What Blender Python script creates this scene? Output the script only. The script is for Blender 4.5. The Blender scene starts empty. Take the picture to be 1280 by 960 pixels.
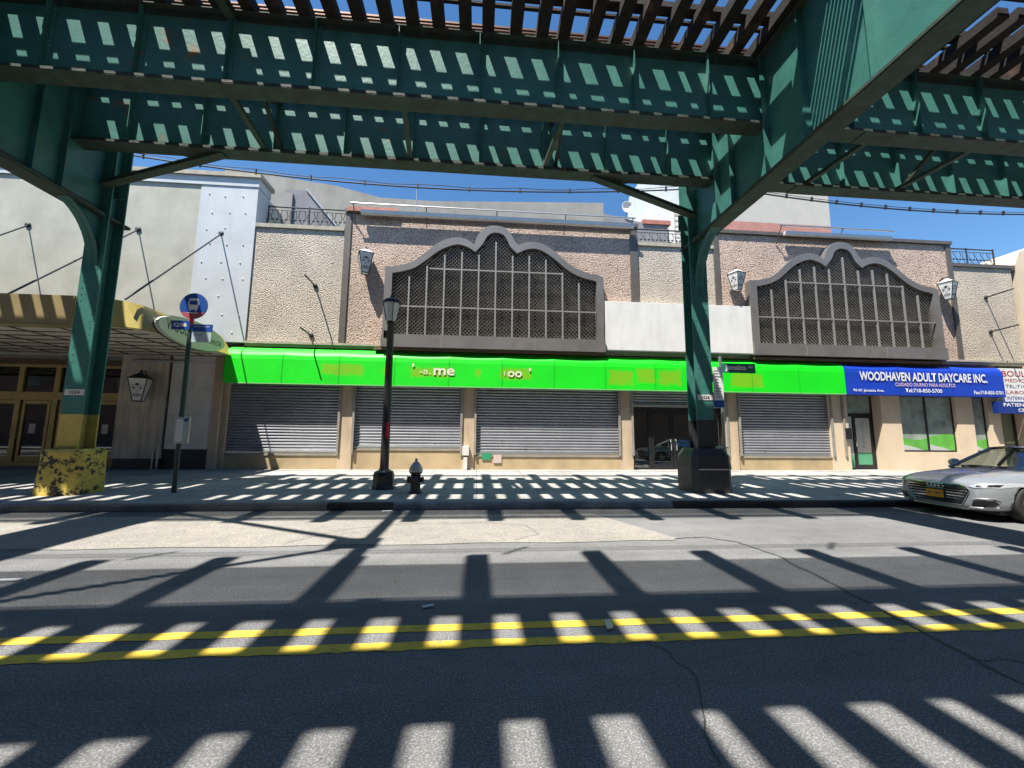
import bpy, bmesh, math, random
from mathutils import Vector, Matrix
from mathutils.bvhtree import BVHTree
R = math.radians
PI = math.pi
random.seed(7)
S = bpy.context.scene
COL = S.collection

# ------------------------------------------------------------------ camera
cam = bpy.data.cameras.new('camera'); co = bpy.data.objects.new('camera', cam); COL.objects.link(co)
FPX, YAW, PITCH, ROLL = 508.7, R(4.75), R(6.95), R(.53)
fw = Vector((math.sin(YAW)*math.cos(PITCH), math.cos(YAW)*math.cos(PITCH), math.sin(PITCH)))
rt = Vector((math.cos(YAW), -math.sin(YAW), 0)); up = rt.cross(fw)
r2 = rt*math.cos(ROLL)+up*math.sin(ROLL); u2 = -rt*math.sin(ROLL)+up*math.cos(ROLL)
M = Matrix((r2, u2, -fw)).transposed().to_4x4(); M.translation = (0, 0, 1.6)
co.matrix_world = M
cam.sensor_width = 36; cam.lens = 36*FPX/1280; cam.clip_end = 2000; cam.clip_start = .05
S.camera = co

# ------------------------------------------------------------------ light
SX, SY = .345, .33                      # sun ray travels (SX, SY, -1)
EL = math.atan2(1, math.hypot(SX, SY)); AZ = math.atan2(-SX, -SY)   # azimuth of the sun from +Y, clockwise
w = bpy.data.worlds.new('World'); S.world = w; w.use_nodes = True
nt = w.node_tree; bg = nt.nodes['Background']
sky = nt.nodes.new('ShaderNodeTexSky'); sky.sky_type = 'NISHITA'; sky.sun_disc = False
sky.sun_elevation = EL; sky.sun_rotation = AZ
sky.air_density = 1.0; sky.dust_density = .2; sky.ozone_density = 1.6
hs = nt.nodes.new('ShaderNodeHueSaturation'); hs.inputs['Saturation'].default_value = 1.25; hs.inputs['Value'].default_value = 1.55
nt.links.new(sky.outputs[0], hs.inputs['Color']); nt.links.new(hs.outputs[0], bg.inputs[0]); bg.inputs[1].default_value = .064
sl = bpy.data.lights.new('sun', 'SUN'); sl.energy = 5.0; sl.angle = R(.5); sl.color = (1, .95, .87)
so = bpy.data.objects.new('sun', sl); COL.objects.link(so)
so.rotation_euler = Vector((SX, SY, -1)).to_track_quat('-Z', 'Y').to_euler()
so.location = (0, 0, 40)
S.view_settings.view_transform = 'Standard'; S.view_settings.look = 'None'
S.view_settings.exposure = 1.0; S.view_settings.gamma = 1
S.cycles.diffuse_bounces = 1

# ------------------------------------------------------------------ materials
def mat(name, col, rough=.7, metal=0, var=.0, vscale=3, bump=0, bscale=40, col2=None, c2scale=1.5, c2pos=.55, c2w=.08, spec=.5, alpha=None):
    m = bpy.data.materials.new(name); m.use_nodes = True
    n = m.node_tree.nodes; L = m.node_tree.links; b = n['Principled BSDF']
    b.inputs['Roughness'].default_value = rough; b.inputs['Metallic'].default_value = metal
    b.inputs['Specular IOR Level'].default_value = spec
    tc = n.new('ShaderNodeTexCoord')
    c = n.new('ShaderNodeRGB'); c.outputs[0].default_value = (*col, 1); out = c.outputs[0]
    if col2:
        t = n.new('ShaderNodeTexNoise'); t.inputs['Scale'].default_value = c2scale; t.inputs['Detail'].default_value = 8
        t.inputs['Roughness'].default_value = .74 if c2w < .02 else .62
        L.new(tc.outputs['Object'], t.inputs[0])
        r = n.new('ShaderNodeValToRGB'); r.color_ramp.elements[0].position = c2pos-c2w; r.color_ramp.elements[1].position = c2pos+c2w
        L.new(t.outputs[0], r.inputs[0])
        mx = n.new('ShaderNodeMixRGB'); L.new(r.outputs[0], mx.inputs[0]); L.new(out, mx.inputs[1]); mx.inputs[2].default_value = (*col2, 1); out = mx.outputs[0]
    if var:
        t = n.new('ShaderNodeTexNoise'); t.inputs['Scale'].default_value = vscale; t.inputs['Detail'].default_value = 6
        L.new(tc.outputs['Object'], t.inputs[0])
        mr = n.new('ShaderNodeMapRange'); mr.inputs[1].default_value = .25; mr.inputs[2].default_value = .75
        mr.inputs[3].default_value = 1-var; mr.inputs[4].default_value = 1+var
        L.new(t.outputs[0], mr.inputs[0])
        mu = n.new('ShaderNodeVectorMath'); mu.operation = 'SCALE'; L.new(out, mu.inputs[0]); L.new(mr.outputs[0], mu.inputs['Scale']); out = mu.outputs[0]
    if bump:
        t = n.new('ShaderNodeTexNoise'); t.inputs['Scale'].default_value = bscale; t.inputs['Detail'].default_value = 4
        L.new(tc.outputs['Object'], t.inputs[0])
        bp = n.new('ShaderNodeBump'); bp.inputs['Strength'].default_value = bump; bp.inputs['Distance'].default_value = .02
        L.new(t.outputs[0], bp.inputs['Height']); L.new(bp.outputs[0], b.inputs['Normal'])
    L.new(out, b.inputs['Base Color'])
    m['out'] = 1
    return m

def pebble(name, c1, c2, dark):
    m = bpy.data.materials.new(name); m.use_nodes = True
    n = m.node_tree.nodes; L = m.node_tree.links; b = n['Principled BSDF']; b.inputs['Roughness'].default_value = .85
    tc = n.new('ShaderNodeTexCoord')
    v = n.new('ShaderNodeTexVoronoi'); v.inputs['Scale'].default_value = 25; L.new(tc.outputs['Object'], v.inputs[0])
    hs = n.new('ShaderNodeSeparateColor'); L.new(v.outputs['Color'], hs.inputs[0])
    mx = n.new('ShaderNodeMixRGB'); mx.inputs[1].default_value = (*c1, 1); mx.inputs[2].default_value = (*c2, 1); L.new(hs.outputs[0], mx.inputs[0])
    r = n.new('ShaderNodeValToRGB'); r.color_ramp.elements[0].position = .35; r.color_ramp.elements[1].position = .75
    L.new(v.outputs['Distance'], r.inputs[0])
    m2 = n.new('ShaderNodeMixRGB'); L.new(r.outputs[0], m2.inputs[0]); L.new(mx.outputs[0], m2.inputs[1]); m2.inputs[2].default_value = (*dark, 1)
    t = n.new('ShaderNodeTexNoise'); t.inputs['Scale'].default_value = .7; L.new(tc.outputs['Object'], t.inputs[0])
    mr = n.new('ShaderNodeMapRange'); mr.inputs[1].default_value = .3; mr.inputs[2].default_value = .7; mr.inputs[3].default_value = .85; mr.inputs[4].default_value = 1.12
    L.new(t.outputs[0], mr.inputs[0])
    mu = n.new('ShaderNodeVectorMath'); mu.operation = 'SCALE'; L.new(m2.outputs[0], mu.inputs[0]); L.new(mr.outputs[0], mu.inputs['Scale'])
    L.new(mu.outputs[0], b.inputs['Base Color'])
    bp = n.new('ShaderNodeBump'); bp.inputs['Strength'].default_value = 1; bp.inputs['Distance'].default_value = .032; bp.invert = True
    L.new(v.outputs['Distance'], bp.inputs['Height']); L.new(bp.outputs[0], b.inputs['Normal'])
    return m

def ground_mat(name, col, speck, rough=.9, sscale=180, patch=.15, cracks=False, joint=None, smin=.45, smax=.8):
    """aggregate speckle + broad patches (+ hairline cracks, + saw-cut joints)"""
    m = bpy.data.materials.new(name); m.use_nodes = True
    n = m.node_tree.nodes; L = m.node_tree.links; b = n['Principled BSDF']; b.inputs['Roughness'].default_value = rough
    b.inputs['Specular IOR Level'].default_value = .3
    tc = n.new('ShaderNodeTexCoord')
    t = n.new('ShaderNodeTexNoise'); t.inputs['Scale'].default_value = sscale; t.inputs['Detail'].default_value = 3; t.inputs['Roughness'].default_value = .8
    L.new(tc.outputs['Object'], t.inputs[0])
    r = n.new('ShaderNodeValToRGB'); r.color_ramp.elements[0].position = smin; r.color_ramp.elements[1].position = smax
    L.new(t.outputs[0], r.inputs[0])
    mx = n.new('ShaderNodeMixRGB'); L.new(r.outputs[0], mx.inputs[0]); mx.inputs[1].default_value = (*col, 1); mx.inputs[2].default_value = (*speck, 1)
    out = mx.outputs[0]
    for sc, am in ((.45, patch), (3.1, patch*.7), (17, patch*.5)):
        t2 = n.new('ShaderNodeTexNoise'); t2.inputs['Scale'].default_value = sc; t2.inputs['Detail'].default_value = 8; L.new(tc.outputs['Object'], t2.inputs[0])
        mr = n.new('ShaderNodeMapRange'); mr.inputs[1].default_value = .3; mr.inputs[2].default_value = .7; mr.inputs[3].default_value = 1-am; mr.inputs[4].default_value = 1+am
        L.new(t2.outputs[0], mr.inputs[0])
        mu = n.new('ShaderNodeVectorMath'); mu.operation = 'SCALE'; L.new(out, mu.inputs[0]); L.new(mr.outputs[0], mu.inputs['Scale']); out = mu.outputs[0]
    if name == 'asphalt':
        mp = n.new('ShaderNodeMapping'); mp.inputs['Scale'].default_value = (.12, 1.1, 1); L.new(tc.outputs['Object'], mp.inputs[0])
        for src, sc, lo, hi, a0, a1 in ((mp.outputs[0], 1, .35, .65, .82, 1.16), (tc.outputs['Object'], .9, .62, .70, 1, .78), (tc.outputs['Object'], 6, .70, .74, 1, 1.5)):
            t2 = n.new('ShaderNodeTexNoise'); t2.inputs['Scale'].default_value = sc; t2.inputs['Detail'].default_value = 9; t2.inputs['Roughness'].default_value = .65; L.new(src, t2.inputs[0])
            mr = n.new('ShaderNodeMapRange'); mr.inputs[1].default_value = lo; mr.inputs[2].default_value = hi; mr.inputs[3].default_value = a0; mr.inputs[4].default_value = a1
            L.new(t2.outputs[0], mr.inputs[0])
            mu = n.new('ShaderNodeVectorMath'); mu.operation = 'SCALE'; L.new(out, mu.inputs[0]); L.new(mr.outputs[0], mu.inputs['Scale']); out = mu.outputs[0]
    if cracks:
        wv = n.new('ShaderNodeTexNoise'); wv.inputs['Scale'].default_value = 2.2; wv.inputs['Detail'].default_value = 6; L.new(tc.outputs['Object'], wv.inputs[0])
        ad = n.new('ShaderNodeVectorMath'); ad.operation = 'MULTIPLY_ADD'; L.new(wv.outputs['Color'], ad.inputs[0]); ad.inputs[1].default_value = (.6, .6, 0); L.new(tc.outputs['Object'], ad.inputs[2])
        v = n.new('ShaderNodeTexVoronoi'); v.feature = 'DISTANCE_TO_EDGE'; v.inputs['Scale'].default_value = .22; L.new(ad.outputs[0], v.inputs[0])
        rr = n.new('ShaderNodeMapRange'); rr.inputs[1].default_value = .0; rr.inputs[2].default_value = .0016; rr.inputs[3].default_value = .72; rr.inputs[4].default_value = 1
        L.new(v.outputs['Distance'], rr.inputs[0])
        mu = n.new('ShaderNodeVectorMath'); mu.operation = 'SCALE'; L.new(out, mu.inputs[0]); L.new(rr.outputs[0], mu.inputs['Scale']); out = mu.outputs[0]
    if joint:
        br = n.new('ShaderNodeTexBrick'); br.offset = 0; br.inputs['Scale'].default_value = 1
        br.inputs['Brick Width'].default_value = joint; br.inputs['Row Height'].default_value = joint; br.inputs['Mortar Size'].default_value = .012
        br.inputs['Color1'].default_value = (1, 1, 1, 1); br.inputs['Color2'].default_value = (.86, .86, .88, 1); br.inputs['Mortar'].default_value = (.35, .35, .35, 1)
        br.inputs['Mortar Smooth'].default_value = .2
        L.new(tc.outputs['Object'], br.inputs[0])
        mm = n.new('ShaderNodeMixRGB'); mm.blend_type = 'MULTIPLY'; mm.inputs[0].default_value = 1; L.new(out, mm.inputs[1]); L.new(br.outputs[0], mm.inputs[2]); out = mm.outputs[0]
    if name == 'sidewalk_concrete':   # old gum spots and drip stains
        for sc, th, am in ((3.3, .10, .55), (7.5, .13, .7)):
            v = n.new('ShaderNodeTexVoronoi'); v.inputs['Scale'].default_value = sc; L.new(tc.outputs['Object'], v.inputs[0])
            mr = n.new('ShaderNodeMapRange'); mr.inputs[1].default_value = th; mr.inputs[2].default_value = th+.03; mr.inputs[3].default_value = am; mr.inputs[4].default_value = 1
            L.new(v.outputs['Distance'], mr.inputs[0])
            mu = n.new('ShaderNodeVectorMath'); mu.operation = 'SCALE'; L.new(out, mu.inputs[0]); L.new(mr.outputs[0], mu.inputs['Scale']); out = mu.outputs[0]
    L.new(out, b.inputs['Base Color'])
    bp = n.new('ShaderNodeBump'); bp.inputs['Strength'].default_value = .5; bp.inputs['Distance'].default_value = .006
    L.new(t.outputs[0], bp.inputs['Height']); L.new(bp.outputs[0], b.inputs['Normal'])
    return m

def streak(name, col, dirt, amt=.6, scale=(6, 6, .5), rough=.75, base_var=.08, blocks=None):
    """painted or rendered wall with vertical weather streaks"""
    m = bpy.data.materials.new(name); m.use_nodes = True
    n = m.node_tree.nodes; L = m.node_tree.links; b = n['Principled BSDF']; b.inputs['Roughness'].default_value = rough
    tc = n.new('ShaderNodeTexCoord'); mp = n.new('ShaderNodeMapping'); mp.inputs['Scale'].default_value = scale
    L.new(tc.outputs['Object'], mp.inputs[0])
    t = n.new('ShaderNodeTexNoise'); t.inputs['Scale'].default_value = 1; t.inputs['Detail'].default_value = 9; t.inputs['Roughness'].default_value = .65; L.new(mp.outputs[0], t.inputs[0])
    r = n.new('ShaderNodeValToRGB'); r.color_ramp.elements[0].position = .45; r.color_ramp.elements[1].position = .8
    r.color_ramp.elements[1].color = (amt, amt, amt, 1)
    L.new(t.outputs[0], r.inputs[0])
    mx = n.new('ShaderNodeMixRGB'); L.new(r.outputs[0], mx.inputs[0]); mx.inputs[1].default_value = (*col, 1); mx.inputs[2].default_value = (*dirt, 1)
    t2 = n.new('ShaderNodeTexNoise'); t2.inputs['Scale'].default_value = 1.1; t2.inputs['Detail'].default_value = 8; L.new(tc.outputs['Object'], t2.inputs[0])
    mr = n.new('ShaderNodeMapRange'); mr.inputs[1].default_value = .3; mr.inputs[2].default_value = .7; mr.inputs[3].default_value = 1-base_var; mr.inputs[4].default_value = 1+base_var
    L.new(t2.outputs[0], mr.inputs[0])
    mu = n.new('ShaderNodeVectorMath'); mu.operation = 'SCALE'; L.new(mx.outputs[0], mu.inputs[0]); L.new(mr.outputs[0], mu.inputs['Scale'])
    out = mu.outputs[0]
    if blocks:
        mp2 = n.new('ShaderNodeMapping'); mp2.inputs['Rotation'].default_value = (R(-90), 0, 0); L.new(tc.outputs['Object'], mp2.inputs[0])
        br = n.new('ShaderNodeTexBrick'); br.inputs['Scale'].default_value = 1; br.inputs['Brick Width'].default_value = blocks[0]; br.inputs['Row Height'].default_value = blocks[1]
        br.inputs['Mortar Size'].default_value = blocks[2]; br.inputs['Color1'].default_value = (1, 1, 1, 1); br.inputs['Color2'].default_value = (.93, .93, .92, 1); br.inputs['Mortar'].default_value = (blocks[3],)*3+(1,)
        L.new(mp2.outputs[0], br.inputs[0])
        mm = n.new('ShaderNodeMixRGB'); mm.blend_type = 'MULTIPLY'; mm.inputs[0].default_value = 1; L.new(out, mm.inputs[1]); L.new(br.outputs[0], mm.inputs[2]); out = mm.outputs[0]
    L.new(out, b.inputs['Base Color'])
    bp = n.new('ShaderNodeBump'); bp.inputs['Strength'].default_value = .25; bp.inputs['Distance'].default_value = .01
    L.new(t2.outputs[0], bp.inputs['Height']); L.new(bp.outputs[0], b.inputs['Normal'])
    return m

def glass(name, tint=(.8, .85, .83), refl=.18):
    m = bpy.data.materials.new(name); m.use_nodes = True
    n = m.node_tree.nodes; L = m.node_tree.links; n.remove(n['Principled BSDF'])
    g = n.new('ShaderNodeBsdfGlossy'); g.inputs['Roughness'].default_value = .02
    tr = n.new('ShaderNodeBsdfTransparent'); tr.inputs[0].default_value = (*tint, 1)
    lw = n.new('ShaderNodeFresnel'); lw.inputs[0].default_value = 1.5
    ad = n.new('ShaderNodeMath'); ad.operation = 'ADD'; ad.inputs[1].default_value = refl-.04; ad.use_clamp = True; L.new(lw.outputs[0], ad.inputs[0])
    mx = n.new('ShaderNodeMixShader'); L.new(ad.outputs[0], mx.inputs[0]); L.new(tr.outputs[0], mx.inputs[1]); L.new(g.outputs[0], mx.inputs[2])
    L.new(mx.outputs[0], n['Material Output'].inputs[0])
    return m

ASPH = ground_mat('asphalt', (.125, .128, .132), (.55, .53, .50), sscale=75, patch=.12, cracks=True, smin=.47, smax=.85)
ASPH2 = ground_mat('asphalt_gutter', (.09, .09, .088), (.26, .26, .25), sscale=70, patch=.25)
CONC = ground_mat('concrete_patch', (.20, .19, .175), (.47, .435, .38), sscale=38, patch=.12, smin=.38, smax=.8, cracks=True)
WALKM = ground_mat('sidewalk_concrete', (.38, .37, .345), (.54, .52, .48), sscale=90, patch=.2, joint=1.52)
KERB = ground_mat('kerb_stone', (.24, .225, .20), (.40, .38, .35), sscale=60, patch=.25)
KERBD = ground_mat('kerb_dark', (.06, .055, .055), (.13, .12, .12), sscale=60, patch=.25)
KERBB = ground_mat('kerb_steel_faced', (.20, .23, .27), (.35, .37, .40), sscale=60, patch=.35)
YEL = mat('yellow_road_paint', (.74, .52, .06), .8, var=.12, vscale=8, bump=.3, bscale=120, col2=(.38, .30, .12), c2scale=9, c2pos=.62, c2w=.05)
WHT = mat('white_paint', (.8, .8, .78), .6, var=.05)
GREEN = mat('el_green_paint', (.052, .195, .165), .45, var=.16, vscale=2.5, bump=.15, bscale=18, col2=(.03, .14, .125), c2scale=1.3, c2pos=.62, c2w=.12)
GREENR = mat('el_green_paint_rusting', (.066, .225, .19), .42, var=.14, vscale=3, bump=.2, bscale=14, col2=(.30, .13, .05), c2scale=.9, c2pos=.69, c2w=.04)
FLANGE = mat('el_flange_grimy', (.04, .066, .052), .7, var=.35, vscale=5, bump=.4, bscale=12, col2=(.05, .042, .028), c2scale=2.2, c2pos=.58, c2w=.1)
TIE = mat('creosoted_timber', (.022, .016, .013), .85, var=.4, vscale=6, bump=.5, bscale=25, col2=(.14, .07, .035), c2scale=2, c2pos=.66, c2w=.1)
PLANK = mat('walkway_plank', (.36, .31, .21), .85, var=.2, vscale=5)
RAILM = mat('rail_steel', (.16, .09, .06), .5, metal=.6)
YCOL = mat('column_yellow_paint', (.62, .47, .11), .6, var=.15, vscale=4, bump=.3, bscale=14)
YCHIP = mat('chipped_yellow_paint', (.66, .50, .10), .6, var=.15, vscale=5, bump=.8, bscale=9, col2=(.045, .04, .03), c2scale=5.5, c2pos=.53, c2w=.006)
BLK = mat('black_paint', (.018, .018, .02), .35, var=.2, vscale=9, bump=.1)
BLKM = mat('black_enamel_worn', (.03, .032, .036), .5, var=.3, vscale=6, bump=.3, col2=(.35, .34, .32), c2scale=6, c2pos=.74, c2w=.03)
GALV = mat('galvanised_steel', (.40, .41, .42), .4, metal=.7, var=.12)
SHUT = mat('shutter_steel', (.32, .33, .36), .45, metal=.3, var=.16, vscale=1.6, col2=(.20, .17, .15), c2scale=3.2, c2pos=.66, c2w=.08)
SHUTD = mat('shutter_guide', (.30, .28, .24), .6, var=.2)
TAN = streak('tan_stucco', (.60, .47, .32), (.36, .26, .17), .8, (2.5, 2.5, .8), .85, .1)
TANW = streak('daycare_stucco', (.70, .56, .40), (.55, .43, .3), .4, (2, 2, 1), .85, .07)
BULK = streak('bulkhead_ochre', (.50, .38, .22), (.30, .22, .13), .6, (2, 2, 1.5), .8, .14)
CREAM = streak('cream_render', (.62, .58, .49), (.46, .42, .34), .7, (1.2, 1.2, .35), .85, .08, (2.1, 1.0, .006, .93))
CREAM2 = streak('grey_cream_render', (.47, .47, .39), (.40, .37, .31), .9, (1.1, 1.1, .7), .85, .12)
WPANEL = streak('white_panel', (.56, .60, .62), (.46, .49, .50), .6, (1.5, 1.5, .4), .6, .06, (2.2, 1.05, .008, .88))
WBOX = streak('white_sign_box', (.80, .80, .76), (.58, .57, .52), .6, (3, 3, .7), .6, .05)
PEB = pebble('cream_pebbledash', (.76, .69, .58), (.62, .55, .45), (.36, .30, .23))
PEBB = pebble('brown_pebbledash', (.76, .60, .50), (.60, .46, .37), (.34, .24, .18))
PEBG = pebble('pale_pebbledash', (.74, .67, .56), (.60, .54, .44), (.38, .31, .23))
BRONZE = mat('bronze_trim', (.135, .120, .105), .5, metal=.2, var=.15, vscale=3)
GRILF = mat('grille_frame_paint', (.20, .19, .18), .45, metal=.25, var=.16, vscale=1.4, col2=(.20, .14, .10), c2scale=2, c2pos=.66, c2w=.05)
MULL = mat('mullion_grey', (.30, .29, .27), .5, metal=.2, var=.12)
MESHM = mat('expanded_metal', (.46, .43, .38), .5, metal=.1, var=.2)
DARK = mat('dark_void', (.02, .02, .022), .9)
DARKW = mat('dark_window_backing', (.035, .03, .028), .7)
SOFF = mat('soffit_brown', (.16, .10, .07), .8, var=.2)
COPE = mat('stone_coping', (.42, .38, .30), .8, var=.2, vscale=5)
REDB = mat('red_lead_flashing', (.42, .16, .12), .7, var=.2)
GAWN = mat('green_awning_vinyl', (.006, .74, .012), .5, var=.06, vscale=1.0, bump=.1, bscale=2.2)
GHOST = mat('ghost_lettering_stain', (.20, .50, .01), .6, var=.1, vscale=3, col2=(.06, .58, .01), c2scale=5, c2pos=.56, c2w=.09)
CRM = mat('cream_letter', (.80, .78, .58), .6)
BAWN = mat('blue_awning_vinyl', (.008, .05, .46), .45, var=.06, vscale=1.2, bump=.15, bscale=3)
NAVY = mat('navy_sign', (.006, .03, .22), .5)
ALU = mat('aluminium', (.55, .55, .53), .35, metal=.8)
PIPE = mat('white_enamel', (.72, .70, .66), .45, var=.08)
GLS = glass('shop_glass', (.75, .8, .78), .16)
GLSD = glass('dark_glass', (.25, .27, .27), .12)
GOLD = mat('gold_anodised', (.52, .38, .14), .4, metal=.3, var=.15, vscale=3)
GOLDF = streak('gold_fascia', (.55, .43, .11), (.26, .2, .06), .5, (2, 2, 1), .45, .1)
FASC = streak('brown_fascia', (.34, .26, .12), (.22, .17, .09), .5, (2, 2, 1), .5, .1)
CEIL = mat('canopy_ceiling', (.80, .72, .58), .7, var=.08)
MARB = streak('stained_marble', (.62, .55, .44), (.26, .19, .13), 1, (7, 7, .5), .4, .2)
MARB2 = streak('pale_marble', (.80, .77, .70), (.45, .43, .4), .6, (2, 2, 1), .4, .06, (1.6, .95, .01, .75))
GREYB = streak('grey_concrete_wall', (.30, .29, .27), (.19, .18, .17), .9, (.8, .8, .15), .9, .1)
GREYD = streak('grey_slate_wall', (.24, .24, .26), (.15, .15, .16), .7, (2, 2, .5), .9, .15)
TOWER = streak('pale_tower', (.44, .43, .40), (.45, .43, .41), .6, (.3, .3, .15), .9, .05)
BRK = streak('pink_brick', (.45, .22, .19), (.30, .14, .12), .5, (2, 2, 2), .9, .1, (.6, .25, .02, .8))
ROOFD = mat('roof_tar', (.05, .05, .05), .9)
IRON = mat('wrought_iron', (.03, .032, .035), .6)
RED = mat('red_paint', (.55, .03, .05), .5)
BLUES = mat('sign_blue', (.015, .075, .33), .4)
STG = mat('street_sign_green', (.02, .19, .12), .45)
ACR = mat('milky_acrylic', (.80, .80, .76), .4)
LENS = mat('lamp_lens', (.62, .66, .62), .2, spec=.6)
PAPER = mat('paper', (.75, .76, .76), .8)
CARP = mat('car_paint_grey', (.31, .335, .355), .3, metal=.3, spec=.6)
CARP.node_tree.nodes['Principled BSDF'].inputs['Coat Weight'].default_value = .8
CHR = mat('chrome', (.75, .76, .78), .12, metal=1)
RUB = mat('tyre_rubber', (.02, .02, .02), .8)
BPLA = mat('black_plastic', (.012, .012, .013), .4)
AMB = mat('plate_amber', (.85, .38, .01), .5)
HLG = mat('headlight_glass', (.72, .76, .80), .12, metal=.5)
SEAT = mat('seat_leather', (.02, .02, .02), .6)
CABG = glass('car_glass', (.72, .8, .78), .22)
HYD = mat('hydrant_black', (.03, .028, .027), .5, var=.2, bump=.2, col2=(.10, .05, .03), c2scale=9, c2pos=.62, c2w=.05)
HYDS = mat('hydrant_silver', (.42, .42, .42), .4, metal=.6, var=.2, vscale=12)
GRASS = mat('film_green', (.12, .42, .06), .5, var=.25, vscale=2.5)
FILMD = mat('film_dim_photo', (.30, .37, .31), .35, var=.35, vscale=1.6, col2=(.15, .18, .15), c2scale=2.2, c2pos=.6, c2w=.1)
FILMW = mat('film_frosted', (.50, .52, .50), .35, var=.08)
FILMT = mat('film_teal', (.10, .36, .20), .4, var=.15)
BRICKR = streak('far_side_brick', (.26, .17, .13), (.16, .1, .08), .5, (1, 1, .6), .9, .1, (.4, .15, .01, .8))

# ------------------------------------------------------------------ mesh helpers
def wloc(o):
    v = Vector((0, 0, 0))
    while o: v += o.location; o = o.parent
    return v
class MB:
    def __init__(s): s.v = []; s.f = []; s.sm = []
    def add(s, vs, fs, smooth=False):
        k = len(s.v); s.v += [tuple(p) for p in vs]; s.f += [tuple(i+k for i in f) for f in fs]; s.sm += [smooth]*len(fs); return s
    def box(s, x0, x1, y0, y1, z0, z1):
        x0, x1 = sorted((x0, x1)); y0, y1 = sorted((y0, y1)); z0, z1 = sorted((z0, z1))
        return s.add([(x0,y0,z0),(x1,y0,z0),(x1,y1,z0),(x0,y1,z0),(x0,y0,z1),(x1,y0,z1),(x1,y1,z1),(x0,y1,z1)],
              [(0,3,2,1),(4,5,6,7),(0,1,5,4),(1,2,6,5),(2,3,7,6),(3,0,4,7)])
    def beam(s, a, b, w, h, roll=0):
        a = Vector(a); b = Vector(b); d = (b-a).normalized()
        ref = Vector((0,0,1)) if abs(d.z) < .95 else Vector((0,1,0))
        x = d.cross(ref).normalized(); y = x.cross(d)
        if roll: x, y = x*math.cos(roll)+y*math.sin(roll), -x*math.sin(roll)+y*math.cos(roll)
        vs = [p+x*i*w/2+y*j*h/2 for p in (a, b) for i, j in ((-1,-1),(1,-1),(1,1),(-1,1))]
        return s.add(vs, [(0,3,2,1),(4,5,6,7),(0,1,5,4),(1,2,6,5),(2,3,7,6),(3,0,4,7)])
    def tube(s, pts, r, n=8, caps=True):
        pts = [Vector(p) for p in pts]; rs = r if isinstance(r, (list, tuple)) else [r]*len(pts)
        vs = []
        for i, p in enumerate(pts):
            d = (pts[min(i+1, len(pts)-1)]-pts[max(i-1, 0)]).normalized()
            ref = Vector((0,0,1)) if abs(d.z) < .9 else Vector((0,1,0))
            x = d.cross(ref).normalized(); y = x.cross(d)
            vs += [p+(x*math.cos(2*PI*k/n)+y*math.sin(2*PI*k/n))*rs[i] for k in range(n)]
        fs = [(i*n+k, i*n+(k+1)%n, (i+1)*n+(k+1)%n, (i+1)*n+k) for i in range(len(pts)-1) for k in range(n)]
        s.add(vs, fs, n > 5)
        if caps: s.add(vs[:n], [tuple(range(n))]); s.add(vs[-n:], [tuple(range(n))])
        return s
    def lathe(s, prof, c, n=16, ang=0, axis='z', smooth=True):
        vs = []
        for r, z in prof:
            for k in range(n):
                a = ang+2*PI*k/n; p = (r*math.cos(a), r*math.sin(a), z)
                if axis == 'y': p = (p[0], z, p[1])
                if axis == 'x': p = (z, p[0], p[1])
                vs.append((c[0]+p[0], c[1]+p[1], c[2]+p[2]))
        m = len(prof)
        fs = [(i*n+k, i*n+(k+1)%n, (i+1)*n+(k+1)%n, (i+1)*n+k) for i in range(m-1) for k in range(n)]
        s.add(vs, fs, smooth)
        s.add(vs[:n], [tuple(range(n))]); s.add(vs[-n:], [tuple(range(n))]); return s
    def prism(s, poly, a, b, axis='y'):
        """poly of 2D points extruded along axis from a to b"""
        def P(p, t): return (p[0], t, p[1]) if axis == 'y' else ((t, p[0], p[1]) if axis == 'x' else (p[0], p[1], t))
        n = len(poly); vs = [P(p, a) for p in poly]+[P(p, b) for p in poly]
        return s.add(vs, [tuple(range(n)), tuple(range(2*n-1, n-1, -1))]+[(i, (i+1)%n, n+(i+1)%n, n+i) for i in range(n)])
    def ring(s, outer, inner, y0, y1):
        """frame between two outlines with equal point count, extruded in y"""
        n = len(outer); vs = [(x, y0, z) for x, z in outer]+[(x, y0, z) for x, z in inner]+[(x, y1, z) for x, z in outer]+[(x, y1, z) for x, z in inner]
        fs = []
        for i in range(n-1):
            j = i+1
            fs += [(i, j, n+j, n+i), (2*n+i, 3*n+i, 3*n+j, 2*n+j), (i, 2*n+i, 2*n+j, j), (n+i, n+j, 3*n+j, 3*n+i)]
        fs += [(0, n, 3*n, 2*n), (n-1, 3*n-1, 4*n-1, 2*n-1)]
        return s.add(vs, fs)
    def rivet(s, c, r=.022, axis=1):
        vs = []
        d = [(r,0),(0,r),(-r,0),(0,-r)]
        for a, b in d:
            p = list(c); o = [i for i in range(3) if i != abs(axis)-0] if False else None
            ax = {1: (0, 2, 1), 0: (1, 2, 0), 2: (0, 1, 2)}[abs(axis) if axis != -10 else 0]
            p[ax[0]] += a; p[ax[1]] += b; vs.append(tuple(p))
        return s, vs
    def knob(s, c, r, nrm):
        n = Vector(nrm).normalized(); ref = Vector((0,0,1)) if abs(n.z) < .9 else Vector((1,0,0))
        x = n.cross(ref).normalized(); y = n.cross(x); c = Vector(c)
        vs = [c+(x*math.cos(k*PI/3)+y*math.sin(k*PI/3))*r for k in range(6)]+[c+n*r*.7+(x*math.cos(k*PI/3)+y*math.sin(k*PI/3))*r*.55 for k in range(6)]
        return s.add(vs, [(k, (k+1)%6, 6+(k+1)%6, 6+k) for k in range(6)]+[tuple(range(6, 12))])
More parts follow.
